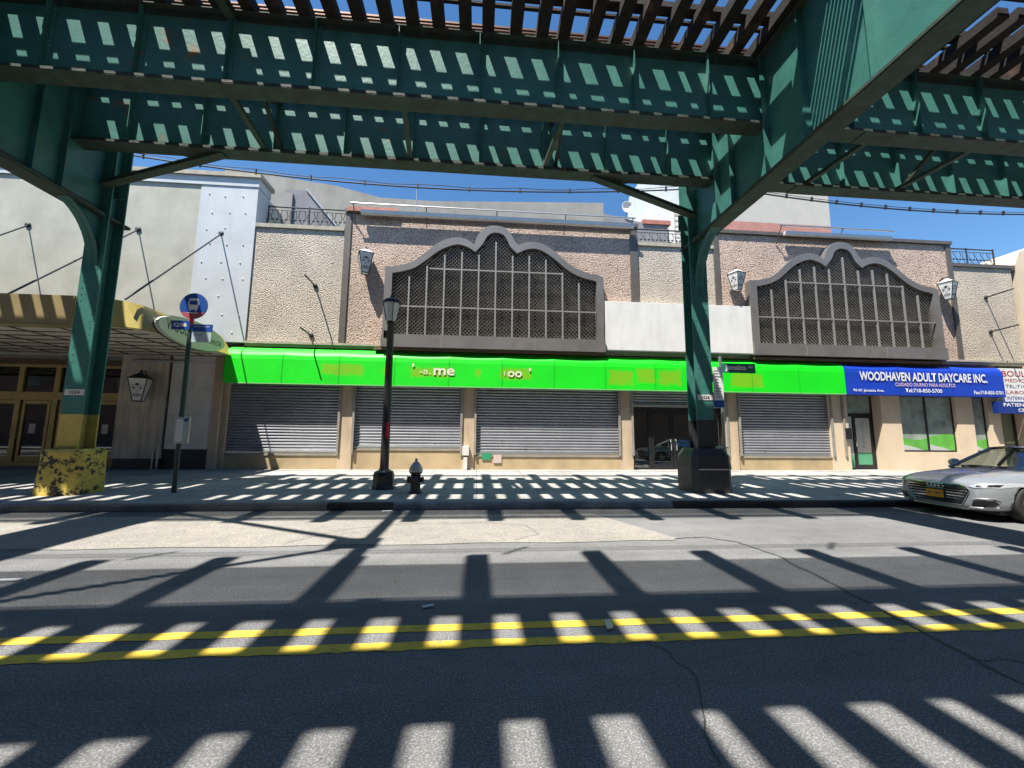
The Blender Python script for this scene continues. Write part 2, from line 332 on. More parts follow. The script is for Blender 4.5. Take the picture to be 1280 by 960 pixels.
    def build(s, name, m, parent=None, kind=None, bevel=0, recalc=True):
        me = bpy.data.meshes.new(name); me.from_pydata(s.v, [], s.f); me.polygons.foreach_set('use_smooth', s.sm)
        if recalc:
            bm = bmesh.new(); bm.from_mesh(me); bmesh.ops.recalc_face_normals(bm, faces=bm.faces); bm.to_mesh(me); bm.free()
        me.materials.append(m)
        o = bpy.data.objects.new(name, me); COL.objects.link(o)
        if parent:
            o.parent = parent; l = wloc(parent); me.transform(Matrix.Translation(-l))
        if bevel:
            b = o.modifiers.new('bevel', 'BEVEL'); b.width = bevel; b.segments = 2; b.limit_method = 'ANGLE'
        if kind: o['kind'] = kind
        return o
def bx(name, m, parent, *b, bevel=0, kind=None):
    mb = MB()
    if isinstance(b[0], (tuple, list)):
        for q in b: mb.box(*q)
    else: mb.box(*b)
    return mb.build(name, m, parent, kind, bevel)
def thing(name, label, cat, loc=(0,0,0), group=None):
    o = bpy.data.objects.new(name, None); COL.objects.link(o); o.location = loc; o.empty_display_size = .2
    o['label'] = label; o['category'] = cat
    if group: o['group'] = group
    return o
def tag(o, label, cat, group=None):
    o['label'] = label; o['category'] = cat
    if group: o['group'] = group
    return o
def dup(o, loc=None, label=None, parent=None):
    c = o.copy(); COL.objects.link(c)
    if parent: c.parent = parent
    if loc is not None: c.location = loc
    if label: c['label'] = label
    for ch in [x for x in bpy.data.objects if x.parent == o]: dup(ch, parent=c)
    return c
def text(s, name, m, parent, x, y, z, w, h, plane='y', ext=.004, bold=0, align='c', rotm=None):
    """writing fitted to width w and height h, centred at x, z on the plane y, facing -Y"""
    cu = bpy.data.curves.new(name, 'FONT'); cu.body = s; cu.size = 1; cu.extrude = 0; cu.offset = bold; cu.resolution_u = 3
    t = bpy.data.objects.new(name, cu); COL.objects.link(t)
    dg = bpy.context.evaluated_depsgraph_get(); me = bpy.data.meshes.new_from_object(t.evaluated_get(dg))
    bpy.data.objects.remove(t)
    xs = [v.co.x for v in me.vertices]; ys = [v.co.y for v in me.vertices]
    x0, x1, y0, y1 = min(xs), max(xs), min(ys), max(ys)
    for v in me.vertices:
        a = (v.co.x-(x0+x1)/2)/(x1-x0)*w; b = (v.co.y-(y0+y1)/2)/(y1-y0)*h
        p = Vector((a, 0, b))
        if rotm: p = rotm @ p
        v.co = Vector((x, y, z))+p
    me.materials.clear(); me.materials.append(m)
    o = bpy.data.objects.new(name, me); COL.objects.link(o)
    if parent: o.parent = parent; me.transform(Matrix.Translation(-wloc(parent)))
    return o

# ================================================================== SETTING
bx('ground', ASPH2, None, -400, 400, -200, 600, -.5, -.06, kind='structure')
mb = MB(); mb.add([(-150,-2.1,0),(150,-2.1,0),(150,8.86,0),(-150,8.86,0)], [(0,1,2,3)]); mb.build('road', ASPH, None, 'structure')
# gutter strip of older asphalt beside the kerb
mb = MB(); mb.add([(-150,8.33,.004),(150,8.33,.004),(150,8.86,.004),(-150,8.86,.004)], [(0,1,2,3)]); mb.build('gutter_strip', ASPH2, None, 'structure')
# worn concrete repair in the near lane
mb = MB()
top = [(x, 8.33) for x in (-18, -6.4, -3, 0, 2.35)]; bot = [(3.12, 6.35)]+[(3.0-i*.6, 6.22+.035*math.sin(i*1.7)-.004*i) for i in range(36)]
pts = [(x, y, .008) for x, y in top]+[(x, y, .008) for x, y in bot]
mb.add(pts, [tuple(range(len(pts)))]); mb.build('concrete_patch', CONC, None, 'structure')
# sealed seam curving out of the concrete repair
SEAM = mat('bitumen_seam', (.05, .05, .05), .7)
def strip(name, pts, w, z, m):
    mb = MB(); vs = []
    for i, p in enumerate(pts):
        a = Vector(pts[max(i-1,0)]); b = Vector(pts[min(i+1,len(pts)-1)]); d = (b-a).normalized(); nn = Vector((-d.y, d.x))*w/2*(1+.35*math.sin(i*2.3))
        vs += [(p[0]+nn.x, p[1]+nn.y, z), (p[0]-nn.x, p[1]-nn.y, z)]
    mb.add(vs, [(2*i, 2*i+1, 2*i+3, 2*i+2) for i in range(len(pts)-1)]); return mb.build(name, m, None, 'structure')
def wig(pts, n=8, amp=.02):
    out = []
    for (a, b), (c, d) in zip(pts, pts[1:]):
        for i in range(n):
            t = i/n; out.append((a+(c-a)*t+random.uniform(-amp, amp), b+(d-b)*t+random.uniform(-amp, amp)))
    return out+[pts[-1]]
strip('road_seam', wig([(3.1, 6.35), (3.6, 6.4), (3.95, 6.1), (4.05, 5.4), (3.9, 4.4), (3.75, 3.5), (3.6, 2.7), (3.5, 1.4)]), .03, .005, SEAM)
strip('road_crack', wig([(3.6, 2.9), (4.3, 2.75), (5.2, 2.8), (6.5, 2.6)], 8, .03), .012, .005, SEAM)
strip('road_crack', wig([(1.2, 2.1), (1.5, 2.9), (1.35, 3.3)], 8, .03), .01, .005, SEAM)
strip('patch_seam', wig([(-2.7, 6.35), (-2.2, 7.1), (-1.4, 7.5), (.1, 7.6), (.9, 7.3), (1.0, 6.7), (.6, 6.35)], 6, .03), .035, .010, mat('tar_line', (.2, .18, .17), .8))
# double yellow centre line, ragged lower edge
for j, (yc, wd) in enumerate(((3.60, .115), (3.325, .12))):
    mb = MB(); vs = []; n = 900
    for i in range(n+1):
        x = -40+80*i/n
        c = yc+.02*math.sin(x*.25+1)
        e = random.uniform(-.012, .012) if j else random.uniform(-.004, .004)
        vs += [(x, c-wd/2+e, .004), (x, c+wd/2+e*.4, .004)]
    mb.add(vs, [(2*i, 2*i+2, 2*i+3, 2*i+1) for i in range(n)]); mb.build('yellow_line', YEL, None, 'structure')
# kerb: separate stones read through the colour changes the photo shows
def kerb(x0, x1, m, name):
    mb = MB(); mb.prism([(8.86, -.05), (8.86, .12), (8.885, .15), (9.02, .15), (9.02, -.05)], x0, x1, 'x')
    return mb.build(name, m, None, 'structure')
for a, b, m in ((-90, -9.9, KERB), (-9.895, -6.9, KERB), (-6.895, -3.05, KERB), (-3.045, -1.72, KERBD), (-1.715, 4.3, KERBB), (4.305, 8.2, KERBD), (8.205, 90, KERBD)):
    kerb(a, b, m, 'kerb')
kerbN = MB(); kerbN.prism([(-2.1, -.05), (-2.1, .15), (-2.25, .15), (-2.25, -.05)], -90, 90, 'x'); kerbN.build('kerb', KERB, None, 'structure')
mb = MB(); mb.add([(-90,9.0,.151),(90,9.0,.151),(90,15.9,.255),(-90,15.9,.255)], [(0,1,2,3)]); mb.add([(-90,-8,.2),(90,-8,.2),(90,-2.24,.152),(-90,-2.24,.152)], [(0,1,2,3)])
mb.build('sidewalk', WALKM, None, 'structure')
mb = MB(); mb.add([(-90,15.895,.252),(-8.9,15.895,.252),(-8.9,17.2,.262),(-90,17.2,.262)], [(0,1,2,3)]); mb.build('entrance_pavement', WALKM, None, 'structure')
# row across the street behind the viewer (seen only as reflections and skylight loss)
ob = thing('brick_row_building', 'long brick row building across the street facing the shuttered store', 'building', (0, -8, 0))
bx('wall', BRICKR, ob, -70, 70, -20, -8, 0, 13)
for k in range(24):
    x = -46+4*k
    bx('window', GLSD, ob, x, x+1.3, -7.99, -7.95, 5.6, 7.6)

# ================================================================== RETAIL BUILDING
W = 15.5
rb = thing('retail_building', 'long two-storey store building with pebble-faced upper floor, arched grilles and shuttered shop bays', 'building', (7, W, .25))
bx('body', GREYD, rb, -8.6, 23.75, 16.3, 26, 0, 9.0)
bx('roof', ROOFD, rb, (-8.6, 23.75, 16.32, 25.9, 9.0, 9.06))
def panel(m, x0, x1, z1, y=W, name='pebble_panel', label=None):
    o = bx(name, m, rb, x0, x1, y, y+.8, 4.9, z1)
    if label: o['label'] = label
panel(PEB, -8.6, -5.28, 9.36, W+.02)
panel(PEBB, -5.05, 6.1, 10.1, W)
panel(PEB, 6.42, 9.7, 9.36, W+.02)
panel(PEBB, 9.92, 20.45, 10.05, W)
panel(PEBG, 20.72, 23.6, 9.1, W+.02)
for x in (-5.28, 6.1, 9.7, 20.45):
    bx('corner_trim', BRONZE, rb, x, x+.23 if x < 6 or x > 9 else x+.32, W-.05, W+.8, 4.9, 10.12)
for x0, x1, z in ((-5.3, 6.45, 10.12), (9.68, 20.72, 10.07)):
    bx('coping', BRONZE, rb, x0, x1, W-.1, W+.85, z, z+.14)
bx('flashing', REDB, rb, -5.2, -3.3, W-.16, W-.11, 10.14, 10.32)
for x0, x1, z, m in ((-8.6, -5.3, 9.36, COPE), (6.4, 9.7, 9.36, COPE), (20.72, 23.75, 9.1, BRONZE)):
    bx('coping', m, rb, x0, x1, W-.05, W+.85, z, z+.15)
# belt course between floors
bx('belt_course', COPE, rb, (-8.6, 23.6, W-.04, W+.8, 4.72, 4.9), (-8.6, 23.6, W-.1, W-.041, 4.82, 4.9))
bx('lintel', SOFF, rb, -9.05, 22.2, W+.08, W+.8, 3.3, 4.72)
# ---- ground floor piers
for x0, x1 in ((-9.2, -9.02), (-5.08, -4.58), (-.6, -.13), (5.5, 6.03), (9.84, 10.34), (14.33, 15.1)):
    bx('pier', TAN if x0 < 14 else TANW, rb, x0, x1, W, W+.8, .2, 4.0)
for x in (-5.02, -.55, 5.55, 9.95, 14.42):
    bx('shutter_guide', SHUTD, rb, (x-.1, x-.02, W-.06, W-.002, .8, 3.4), (x+.42, x+.50, W-.06, W-.002, .8, 3.4))
# ---- roller shutters
def shutter(x0, x1, z0, z1, sill=True):
    root = bpy.data.objects.new('roller_shutter', None); COL.objects.link(root); root.parent = rb
    root.location = Vector(((x0+x1)/2, W+.1, z0))-wloc(rb)
    mb = MB(); p = .108; n = int((z1-z0-.1)/p)+1; prof = []
    for i in range(n):
        z = z0+.1+i*p
        for t, d in ((0, 0), (.12, .026), (.35, .042), (.62, .038), (.88, .006), (.94, -.008)):
            prof.append((W+.14-d, z+t*p))
    sag = [(x0+(x1-x0)*k/6) for k in range(7)]
    vs = [(x, y, z+.004*math.sin(k*1.3+z*7)) for k, x in enumerate(sag) for y, z in prof]; m = len(prof)
    mb.add(vs, [(a*m+i, (a+1)*m+i, (a+1)*m+i+1, a*m+i+1) for a in range(6) for i in range(m-1)], False)
    mb.build('curtain', SHUT, root)
    bx('bottom_bar', ALU, root, x0, x1, W+.07, W+.16, z0, z0+.1, bevel=.01)
    if sill:
        bx('bulkhead', BULK, rb, x0-.04, x1+.04, W+.06, W+.7, .2, z0-.004)
        bx('sill', SHUTD, rb, x0-.02, x1+.02, W+.03, W+.059, z0-.06, z0-.012)
shutter(-9.0, -5.1, .80, 3.5); shutter(-4.56, -.62, 1.0, 3.5); shutter(-.11, 5.48, .79, 3.5); shutter(10.36, 14.31, .79, 3.5)
shutter(6.05, 9.82, 2.70, 3.5, sill=False)
# meters / junction boxes by the third pier
bx('meter_box', PIPE, rb, -.55, -.3, W-.16, W, .78, 1.12, bevel=.01)
bx('standpipe', PIPE, rb, (-.5, -.36, W-.14, W, .26, .72))
bx('notice_board', mat('notice_green', (.03, .30, .14), .5), rb, .18, .52, W+.02, W+.055, .62, .86)
bx('notice_plate', mat('notice_pink', (.62, .48, .45), .5), rb, .62, .92, W+.02, W+.055, .5, .80)
# ---- glass entrance
mb = MB()
ya = W+.25
for b in ((6.05, 9.82, ya-.04, ya+.06, 2.5, 2.7), (6.05, 6.15, ya-.04, ya+.06, .25, 2.5), (6.75, 6.86, ya-.04, ya+.06, .25, 2.5), (8.62, 8.73, ya-.04, ya+.06, .25, 2.5), (9.72, 9.82, ya-.04, ya+.06, .25, 2.5), (6.15, 6.75, ya-.04, ya+.06, .25, .33), (8.73, 9.72, ya-.04, ya+.06, .25, .33)): mb.box(*b)
mb.build('entrance_frame', BLK, rb)
bx('sidelight', GLS, rb, 6.15, 6.75, ya, ya+.012, .33, 2.5); bx('sidelight', GLS, rb, 8.73, 9.72, ya, ya+.012, .33, 2.5)
for x0, x1, hx in ((6.87, 7.73, 7.63), (7.75, 8.61, 7.85)):
    mb = MB()
    for b in ((x0, x0+.09, ya-.03, ya+.03, .27, 2.49), (x1-.09, x1, ya-.03, ya+.03, .27, 2.49), (x0+.09, x1-.09, ya-.03, ya+.03, 2.38, 2.49), (x0+.09, x1-.09, ya-.03, ya+.03, .27, .45)): mb.box(*b)
    d = mb.build('entrance_door', BLK, rb)
    bx('pane', GLS, d, x0+.09, x1-.09, ya-.002, ya+.01, .45, 2.38)
    mb = MB(); mb.tube([(hx, ya-.04, 1.0), (hx, ya-.11, 1.02), (hx, ya-.11, 1.4), (hx, ya-.04, 1.42)], .016); mb.build('handle', CHR, d)
bx('entrance_interior', MARB2, rb, (6.05, 9.82, 18.8, 18.9, .25, 3.2), (6.0, 6.05, ya+.1, 18.9, .25, 3.2), (9.82, 9.87, ya+.1, 18.9, .25, 3.2), (6.05, 9.82, ya+.1, 18.8, 3.0, 3.05))
bx('interior_counter', mat('interior_pale', (.35, .38, .38), .6, var=.3, vscale=2), rb, (6.2, 6.8, 17.2, 17.6, .3, 1.2), (7.1, 8.2, 18.2, 18.5, .3, 1.6), (6.2, 6.7, 17.9, 18.0, 1.4, 2.4))
bx('entrance_interior', TAN, rb, 6.06, 9.81, ya+.1, 18.79, .24, .262)
# ---- daycare frontage
Z3 = 3.35
mb = MB()
for b in ((16.62, 17.48, W, W+.45, .2, Z3), (17.48, 20.02, W, W+.45, .2, 1.0), (20.02, 20.82, W, W+.45, .2, Z3), (20.82, 21.52, W, W+.45, .2, 1.0), (21.52, 22.1, W, W+.45, .2, Z3), (15.1, 16.62, W+.45, W+.6, 2.75, Z3), (23.2, 23.75, W, W+.45, .2, Z3)): mb.box(*b)
mb.build('daycare_wall', TANW, rb)
bx('mail_box', BLK, rb, 14.88, 15.13, W-.1, W, 1.5, 1.95, bevel=.01)
yd = W+.42
mb = MB()
for b in ((15.1, 15.18, yd-.03, yd+.05, .25, 3.3), (16.54, 16.62, yd-.03, yd+.05, .25, 3.3), (15.18, 16.54, yd-.03, yd+.05, 2.45, 2.57), (15.18, 16.54, yd-.03, yd+.05, .25, .3)): mb.box(*b)
mb.build('door_frame', BLK, rb)
bx('transom_light', FILMD, rb, 15.18, 16.54, yd, yd+.02, 2.57, 3.3)
mb = MB()
for b in ((15.68, 15.80, yd-.025, yd+.03, .31, 2.44), (16.46, 16.53, yd-.025, yd+.03, .31, 2.44), (15.80, 16.46, yd-.025, yd+.03, 2.38, 2.44), (15.80, 16.46, yd-.025, yd+.03, .31, .45)): mb.box(*b)
dd = mb.build('daycare_door', BLK, rb)
bx('frosted_pane', FILMW, dd, 15.80, 16.46, yd, yd+.02, .95, 2.38)
bx('frosted_pane', FILMT, dd, 15.80, 16.46, yd, yd+.02, .45, .95)
mb = MB(); mb.tube([(15.73, yd-.03, 1.2), (15.73, yd-.08, 1.22), (15.73, yd-.08, 1.5), (15.73, yd-.03, 1.52)], .014); mb.build('handle', CHR, dd)
bx('sidelight', FILMW, rb, 15.18, 15.66, yd, yd+.02, .85, 2.44); bx('sidelight', FILMT, rb, 15.18, 15.66, yd, yd+.02, .30, .85)
for i, ch in enumerate('WELCOME'):
    text(ch, 'door_letter', mat('letter_grey', (.2, .22, .22), .6) if i == 0 else bpy.data.materials['letter_grey'], dd, 16.13, yd-.004, 2.22-i*.17, .10, .11)
def swindow(x0, x1, n):
    yw = W+.14; mb = MB()
    mb.box(x0, x1, yw-.03, yw+.04, 1.0, 1.07); mb.box(x0, x1, yw-.03, yw+.04, 3.28, 3.35)
    xs = [x0+(x1-x0)*i/n for i in range(n+1)]
    for x in xs: mb.box(x-(.0 if x == x0 else .035), x+(.0 if x == x1 else .035), yw-.034, yw+.044, 1.07, 3.28)
    wf = mb.build('window', BLK, rb)
    for a, b in zip(xs, xs[1:]):
        a += .035; b -= .035
        g = bx('pane', FILMD, wf, a, b, yw, yw+.02, 1.07, 3.28)
        mb = MB(); k = 12; pts = [(a+(b-a)*i/k, 1.62+.13*math.sin((a+(b-a)*i/k)*2.3+.5)+random.uniform(-.02,.02)) for i in range(k+1)]
        poly = [(a, 1.07), (b, 1.07)]+pts[::-1]
        mb.prism(poly, yw-.004, yw-.001); mb.build('printed_lawn', GRASS, wf)
        mb = MB(); poly = [(a, 1.07), (a+(b-a)*.85, 1.07), (a+(b-a)*.5, 1.19), (a, 1.32)]
        mb.prism(poly, yw-.008, yw-.005); mb.build('printed_path', FILMW, wf)
    return wf
swindow(17.5, 20.0, 2); swindow(20.84, 21.5, 1)
bx('daycare_interior', DARKW, rb, (15.1, 22.1, W+.7, W+.75, .2, 3.3))
# last shop door at the frame edge
bx('shop_door', BLK, rb, (22.1, 22.2, W+.3, W+.4, .25, 3.3), (23.1, 23.2, W+.3, W+.4, .25, 3.3), (22.2, 23.1, W+.3, W+.4, 3.2, 3.3), (22.2, 23.1, W+.3, W+.4, .25, .4))
bx('shop_door_pane', mat('olive_glass', (.20, .22, .14), .2, var=.2), rb, 22.2, 23.1, W+.34, W+.36, .4, 3.2)

# ---- arched grille windows
OUT = [(-3.62,4.74),(-3.62,7.72),(-3.62,7.86),(-3.2,7.9),(-2.63,8.09),(-2.16,8.46),(-1.77,8.82),(-1.36,9.06),(-.96,9.16),(-.59,9.11),(-.38,8.98),(-.27,8.9),(-.13,9.3),(.11,9.6),(.42,9.72),(.86,9.68),(1.14,9.45),(1.33,9.11),(1.48,8.96),(1.71,9.08),(2.1,9.13),(2.5,9.03),(2.99,8.7),(3.6,8.2),(4.2,7.95),(4.62,7.88),(4.86,7.78),(4.86,4.74)]
INN = [(-3.34,4.74),(-3.34,7.55),(-3.34,7.62),(-2.98,7.7),(-2.5,7.88),(-1.99,8.28),(-1.6,8.6),(-1.25,8.78),(-.93,8.88),(-.66,8.84),(-.42,8.74),(-.22,8.6),(.06,8.95),(.24,9.28),(.48,9.43),(.8,9.4),(.98,9.22),(1.14,8.9),(1.42,8.62),(1.72,8.78),(2.06,8.85),(2.4,8.78),(2.85,8.5),(3.46,8.0),(4.02,7.74),(4.4,7.66),(4.58,7.6),(4.58,4.74)]
def smooth(poly, keep):
    """Catmull-Rom on the arcs, cusps kept"""
    out = []
    n = len(poly)
    for i in range(n-1):
        p1 = Vector(poly[i]); p2 = Vector(poly[i+1])
        p0 = Vector(poly[i-1]) if i > 0 and i not in keep else p1
        p3 = Vector(poly[i+2]) if i+2 < n and (i+1) not in keep else p2
        for k in range(4):
            t = k/4
            out.append(tuple(.5*((2*p1)+(p2-p0)*t+(2*p0-5*p1+4*p2-p3)*t*t+(3*p1-p0-3*p2+p3)*t**3)))
    out.append(poly[-1]); return out
KEEP = (0, 1, 2, 11, 18, 25, 26, 27)
OUTS, INNS = smooth(OUT, KEEP), smooth(INN, KEEP)
def topz(x):
    z = 0
    for a, b in zip(INNS, INNS[1:]):
        if a[0] != b[0] and min(a[0], b[0]) <= x <= max(a[0], b[0]): z = max(z, a[1]+(b[1]-a[1])*(x-a[0])/(b[0]-a[0]))
    return z
gw = bpy.data.objects.new('arched_window', None); COL.objects.link(gw); gw.parent = rb; gw.location = Vector((.6, W, 4.8))-wloc(rb)
MB().ring(OUTS, INNS, W-.34, W-.002).build('arched_frame', GRILF, gw)
bx('bottom_rail', GRILF, gw, (-3.64, 4.88, W-.40, W-.002, 4.76, 5.24))
bx('rail_joint', MULL, gw, (-1.42, -1.40, W-.406, W-.401, 4.76, 5.24), (2.1, 2.12, W-.406, W-.401, 4.76, 5.24))
mb = MB()
for i in range(11):
    x = -2.70+.657*i; mb.box(x-.028, x+.028, W-.33, W-.27, 5.24, min(topz(x)-.28, 9.05 if i == 5 else 8.6))
mb.build('mullion', MULL, gw)
mb = MB(); mb.box(-3.33, 4.57, W-.325, W-.275, 6.32, 6.37); mb.box(-1.95, 3.2, W-.325, W-.275, 7.84, 7.89); mb.build('crossbar', MULL, gw)
# expanded metal: diamond lattice
mb = MB(); cw, chh, t = .15, .075, .015
nx = int(7.9/cw); z = 5.26; row = 0
while z < 9.4:
    for i in range(nx):
        x = -3.32+i*cw+(cw/2 if row % 2 else 0)
        if z+chh > topz(min(x+cw/2, 4.55))-.02 or x+cw > 4.58: continue
        xm = x+cw/2
        for (xa, za, xb, zb) in ((x, z, xm, z+chh/2*2), (xm, z+chh, x+cw, z)):
            mb.add([(xa, W-.16, za-t), (xb, W-.16-.0, zb-t), (xb, W-.19, zb+t), (xa, W-.19, za+t)], [(0,1,2,3)])
    z += chh; row += 1
mb.build('expanded_mesh', MESHM, gw, recalc=False)
MB().prism(INNS, W-.03, W-.02).build('backing', mat('dusty_backing', (.035, .033, .031), .8, var=.6, vscale=3), gw)
gw2 = dup(gw, loc=gw.location+Vector((14.62, 0, .06)), parent=rb)
bx('soffit', SOFF, rb, -3.9, 4.9, W-.30, W-.06, 4.66, 4.75); bx('soffit', SOFF, rb, 11.0, 19.3, W-.30, W-.06, 4.66, 4.75)
# white blank sign box between the grilles
wb = thing('blank_sign_box', 'blank white sign box between the two arched grilles above the green awning', 'sign', (8, W-.3, 4.9))
bx('panel', WBOX, wb, 4.91, 10.98, W-.3, W-.005, 4.88, 6.83, bevel=.01)
bx('edge_strip', ALU, wb, 4.91, 10.98, W-.31, W-.005, 4.84, 4.876)

# ================================================================== AWNINGS
def awning(x0, x1, m, label, ztop, name='awning', seams=7):
    a = thing(name, label, 'awning', ((x0+x1)/2, W-.1, 3.3))
    prof = [(W-.002, 3.30), (W-.37, 3.30), (W-.355, 4.2), (W-.335, 4.36), (W-.28, 4.47), (W-.18, 4.56), (W-.02, ztop)]
    mb = MB(); n = 60
    vs = []
    for i in range(n+1):
        x = x0+(x1-x0)*i/n; u = (i/n*seams) % 1; sagz = -.02*math.sin(PI*u); sy = .012*math.sin(PI*u)
        for j, (y, z) in enumerate(prof): vs.append((x, y+(sy if 1 < j < 6 else 0), z+(sagz if 3 <= j <= 5 else 0)))
    k = len(prof)
    mb.add(vs, [(i*k+j, (i+1)*k+j, (i+1)*k+j+1, i*k+j+1) for i in range(n) for j in range(k-1)], False)
    mb.add([vs[j] for j in range(k)], [tuple(range(k))]); mb.add([vs[n*k+j] for j in range(k)], [tuple(range(k))])
    mb.build('fabric', m, a)
    bx('hem', mat('awning_hem', (.35, .5, .3), .5) if m is GAWN else NAVY, a, x0, x1, W-.376, W-.371, 3.29, 3.315)
    for i in range(1, seams):
        x = x0+(x1-x0)*i/seams
        mb = MB(); mb.add([(x+dx, y-.006, z+.004) for dx in (-.012, .012) for y, z in prof[1:-1]], [(j, j+1, k-2+j+1, k-2+j) for j in range(k-3)]); mb.build('seam', GSEAM if m is GAWN else NAVY, a)
    return a
GSEAM = mat('green_awning_seam', (.006, .50, .012), .5)
ga = awning(-9.05, 14.78, GAWN, 'long bright green vinyl awning with peeled lettering above the roller shutters', 4.66, seams=12)
YF = W-.385
# sun-bleached outlines of the removed letters, in the vinyl itself
def bleach(m, rects, colr, ox, oz):
    n = m.node_tree.nodes; L = m.node_tree.links; b = n['Principled BSDF']; src = b.inputs['Base Color'].links[0].from_socket
    tc = n.new('ShaderNodeTexCoord'); sp = n.new('ShaderNodeSeparateXYZ'); L.new(tc.outputs['Object'], sp.inputs[0])
    nz = n.new('ShaderNodeTexNoise'); nz.inputs['Scale'].default_value = 5; nz.inputs['Detail'].default_value = 6; L.new(tc.outputs['Object'], nz.inputs[0])
    def ma(op, a, b_=None, clamp=False):
        q = n.new('ShaderNodeMath'); q.operation = op; q.use_clamp = clamp
        for k, v in enumerate((a, b_)):
            if v is None: continue
            if isinstance(v, (int, float)): q.inputs[k].default_value = v
            else: L.new(v, q.inputs[k])
        return q.outputs[0]
    nn = ma('MULTIPLY', ma('SUBTRACT', nz.outputs[0], .5), .32); tot = None
    for x0, x1, z0, z1 in rects:
        dx = ma('SUBTRACT', (x1-x0)/2, ma('ABSOLUTE', ma('SUBTRACT', sp.outputs[0], (x0+x1)/2-ox)))
        dz = ma('SUBTRACT', (z1-z0)/2, ma('ABSOLUTE', ma('SUBTRACT', sp.outputs[2], (z0+z1)/2-oz)))
        e = ma('MULTIPLY', ma('ADD', ma('MINIMUM', dx, dz), nn), 9, True)
        tot = e if tot is None else ma('MAXIMUM', tot, e)
    f = ma('MULTIPLY', tot, .75)
    mx = n.new('ShaderNodeMixRGB'); L.new(f, mx.inputs[0]); L.new(src, mx.inputs[1]); mx.inputs[2].default_value = (*colr, 1); L.new(mx.outputs[0], b.inputs['Base Color'])
bleach(GAWN, ((-5.75, -4.2, 3.62, 4.12), (-3.5, -3.2, 3.6, 4.05), (-2.55, -.95, 3.62, 4.05), (-.15, .12, 3.6, 4.0), (.75, 2.0, 3.58, 4.08), (4.95, 6.0, 3.45, 4.1), (6.05, 6.9, 3.55, 4.2), (6.95, 7.9, 3.5, 4.15), (8.6, 9.0, 3.6, 4.1), (9.9, 11.3, 3.45, 4.1)), (.24, .47, .008), (-9.05+14.78)/2, 3.3)
text('me', 'awning_lettering', CRM, ga, -1.28, YF, 3.86, .78, .27, bold=.02)
text("'", 'awning_lettering', CRM, ga, -2.42, YF, 4.08, .07, .12, bold=.02)
text('-a.', 'awning_lettering', CRM, ga, -1.98, YF, 3.84, .42, .16)
text('oo', 'awning_lettering', CRM, ga, 1.36, YF, 3.83, .55, .24, bold=.02)
text("'", 'awning_lettering', CRM, ga, 1.93, YF, 4.0, .07, .12, bold=.02)
text('l', 'awning_lettering', CRM, ga, .98, YF, 3.84, .03, .16)

ba = awning(14.80, 21.95, BAWN, 'royal blue awning lettered WOODHAVEN ADULT DAYCARE INC. over the daycare', 4.55, seams=3)
WT = mat('awning_white_letter', (.85, .85, .85), .5)
PKL = mat('awning_pink_letter', (.75, .55, .60), .5)
text('WOODHAVEN ADULT DAYCARE INC.', 'awning_lettering', WT, ba, 18.28, YF, 4.06, 5.75, .37, bold=.025)
text('CUIDADO DIURNO PARA ADULTOS', 'awning_lettering', PKL, ba, 18.3, YF, 3.74, 2.7, .15, bold=.01)
text('Tel:718-850-5700', 'awning_lettering', WT, ba, 18.2, YF, 3.50, 1.65, .16, bold=.02)
text('96-01 Jamaica Ave.', 'awning_lettering', WT, ba, 15.75, YF, 3.46, 1.35, .14, bold=.02)
text('Fax:718-850-5701', 'awning_lettering', WT, ba, 21.15, YF, 3.47, 1.35, .15, bold=.02)
# medical sign at the right edge
ms = thing('medical_sign', 'white medical office sign with blue PATIENT SERVICE CENTER strip past the blue awning', 'sign', (23.2, W-.3, 2.6))
bx('white_panel', WBOX, ms, 21.98, 25.5, W-.22, W-.02, 3.12, 4.55)
bx('blue_panel', NAVY, ms, 21.45, 25.5, W-.42, W-.225, 2.62, 3.11)
RL = mat('sign_red_letter', (.45, .05, .07), .5)
text('BOULEVARD', 'sign_lettering', RL, ms, 23.35, W-.226, 4.32, 2.5, .25, bold=.01)
for i, s in enumerate(('MEDICAL CARE', 'TEL:718-848-4400', 'LABORATORY', 'INTERNAL MEDICINE')):
    text(s, 'sign_lettering', NAVY if i % 2 else RL, ms, 23.3, W-.226, 4.03-.25*i, 2.2, .14)
text('PATIENT SERVICE', 'sign_lettering', WT, ms, 22.85, W-.426, 2.98, 2.3, .15, bold=.02)
text('CENTER', 'sign_lettering', WT, ms, 22.85, W-.426, 2.76, 1.0, .14, bold=.02)

# ================================================================== LIGHT TROUGHS, RODS, LANTERNS ON THE FACADE
def trough(x0, x1, z, label):
    t = thing('roof_light_trough', label, 'light fixture', ((x0+x1)/2, W-.55, z), 'light troughs along the parapet')
    mb = MB(); mb.box(x0+.35, x1, W-.34, W-.16, z-.03, z+.12); mb.build('reflector', PIPE, t, bevel=.01)
    mb = MB(); mb.tube([(x0, W-.42, z+.30), (x1, W-.42, z+.30)], .035); mb.build('conduit', ALU, t)
    x = x0+.1
    while x < x1:
        mb = MB(); mb.tube([(x, W-.44, z+.3), (x, W-.25, z+.05), (x, W-.02, z-.35)], .02, 6); mb.build('arm', BRONZE, t); x += 2.75
trough(-5.0, 6.2, 10.0, 'long white light trough on arms above the left arched grille')
trough(12.4, 17.6, 10.05, 'short light trough on arms above the right arched grille')
def rod(x, z, label):
    r = thing('sign_anchor_rod', label, 'rod', (x, W, z), 'bare sign rods in the pebble walls')
    mb = MB(); mb.tube([(x, W+.02, z), (x, W-.95, z+.06)], .028, 6); mb.build('rod', IRON, r)
    mb = MB(); mb.lathe([(.09, 0), (.09, -.03), (.04, -.05)], (x, W, z), 10, axis='y'); mb.build('wall_plate', IRON, r)
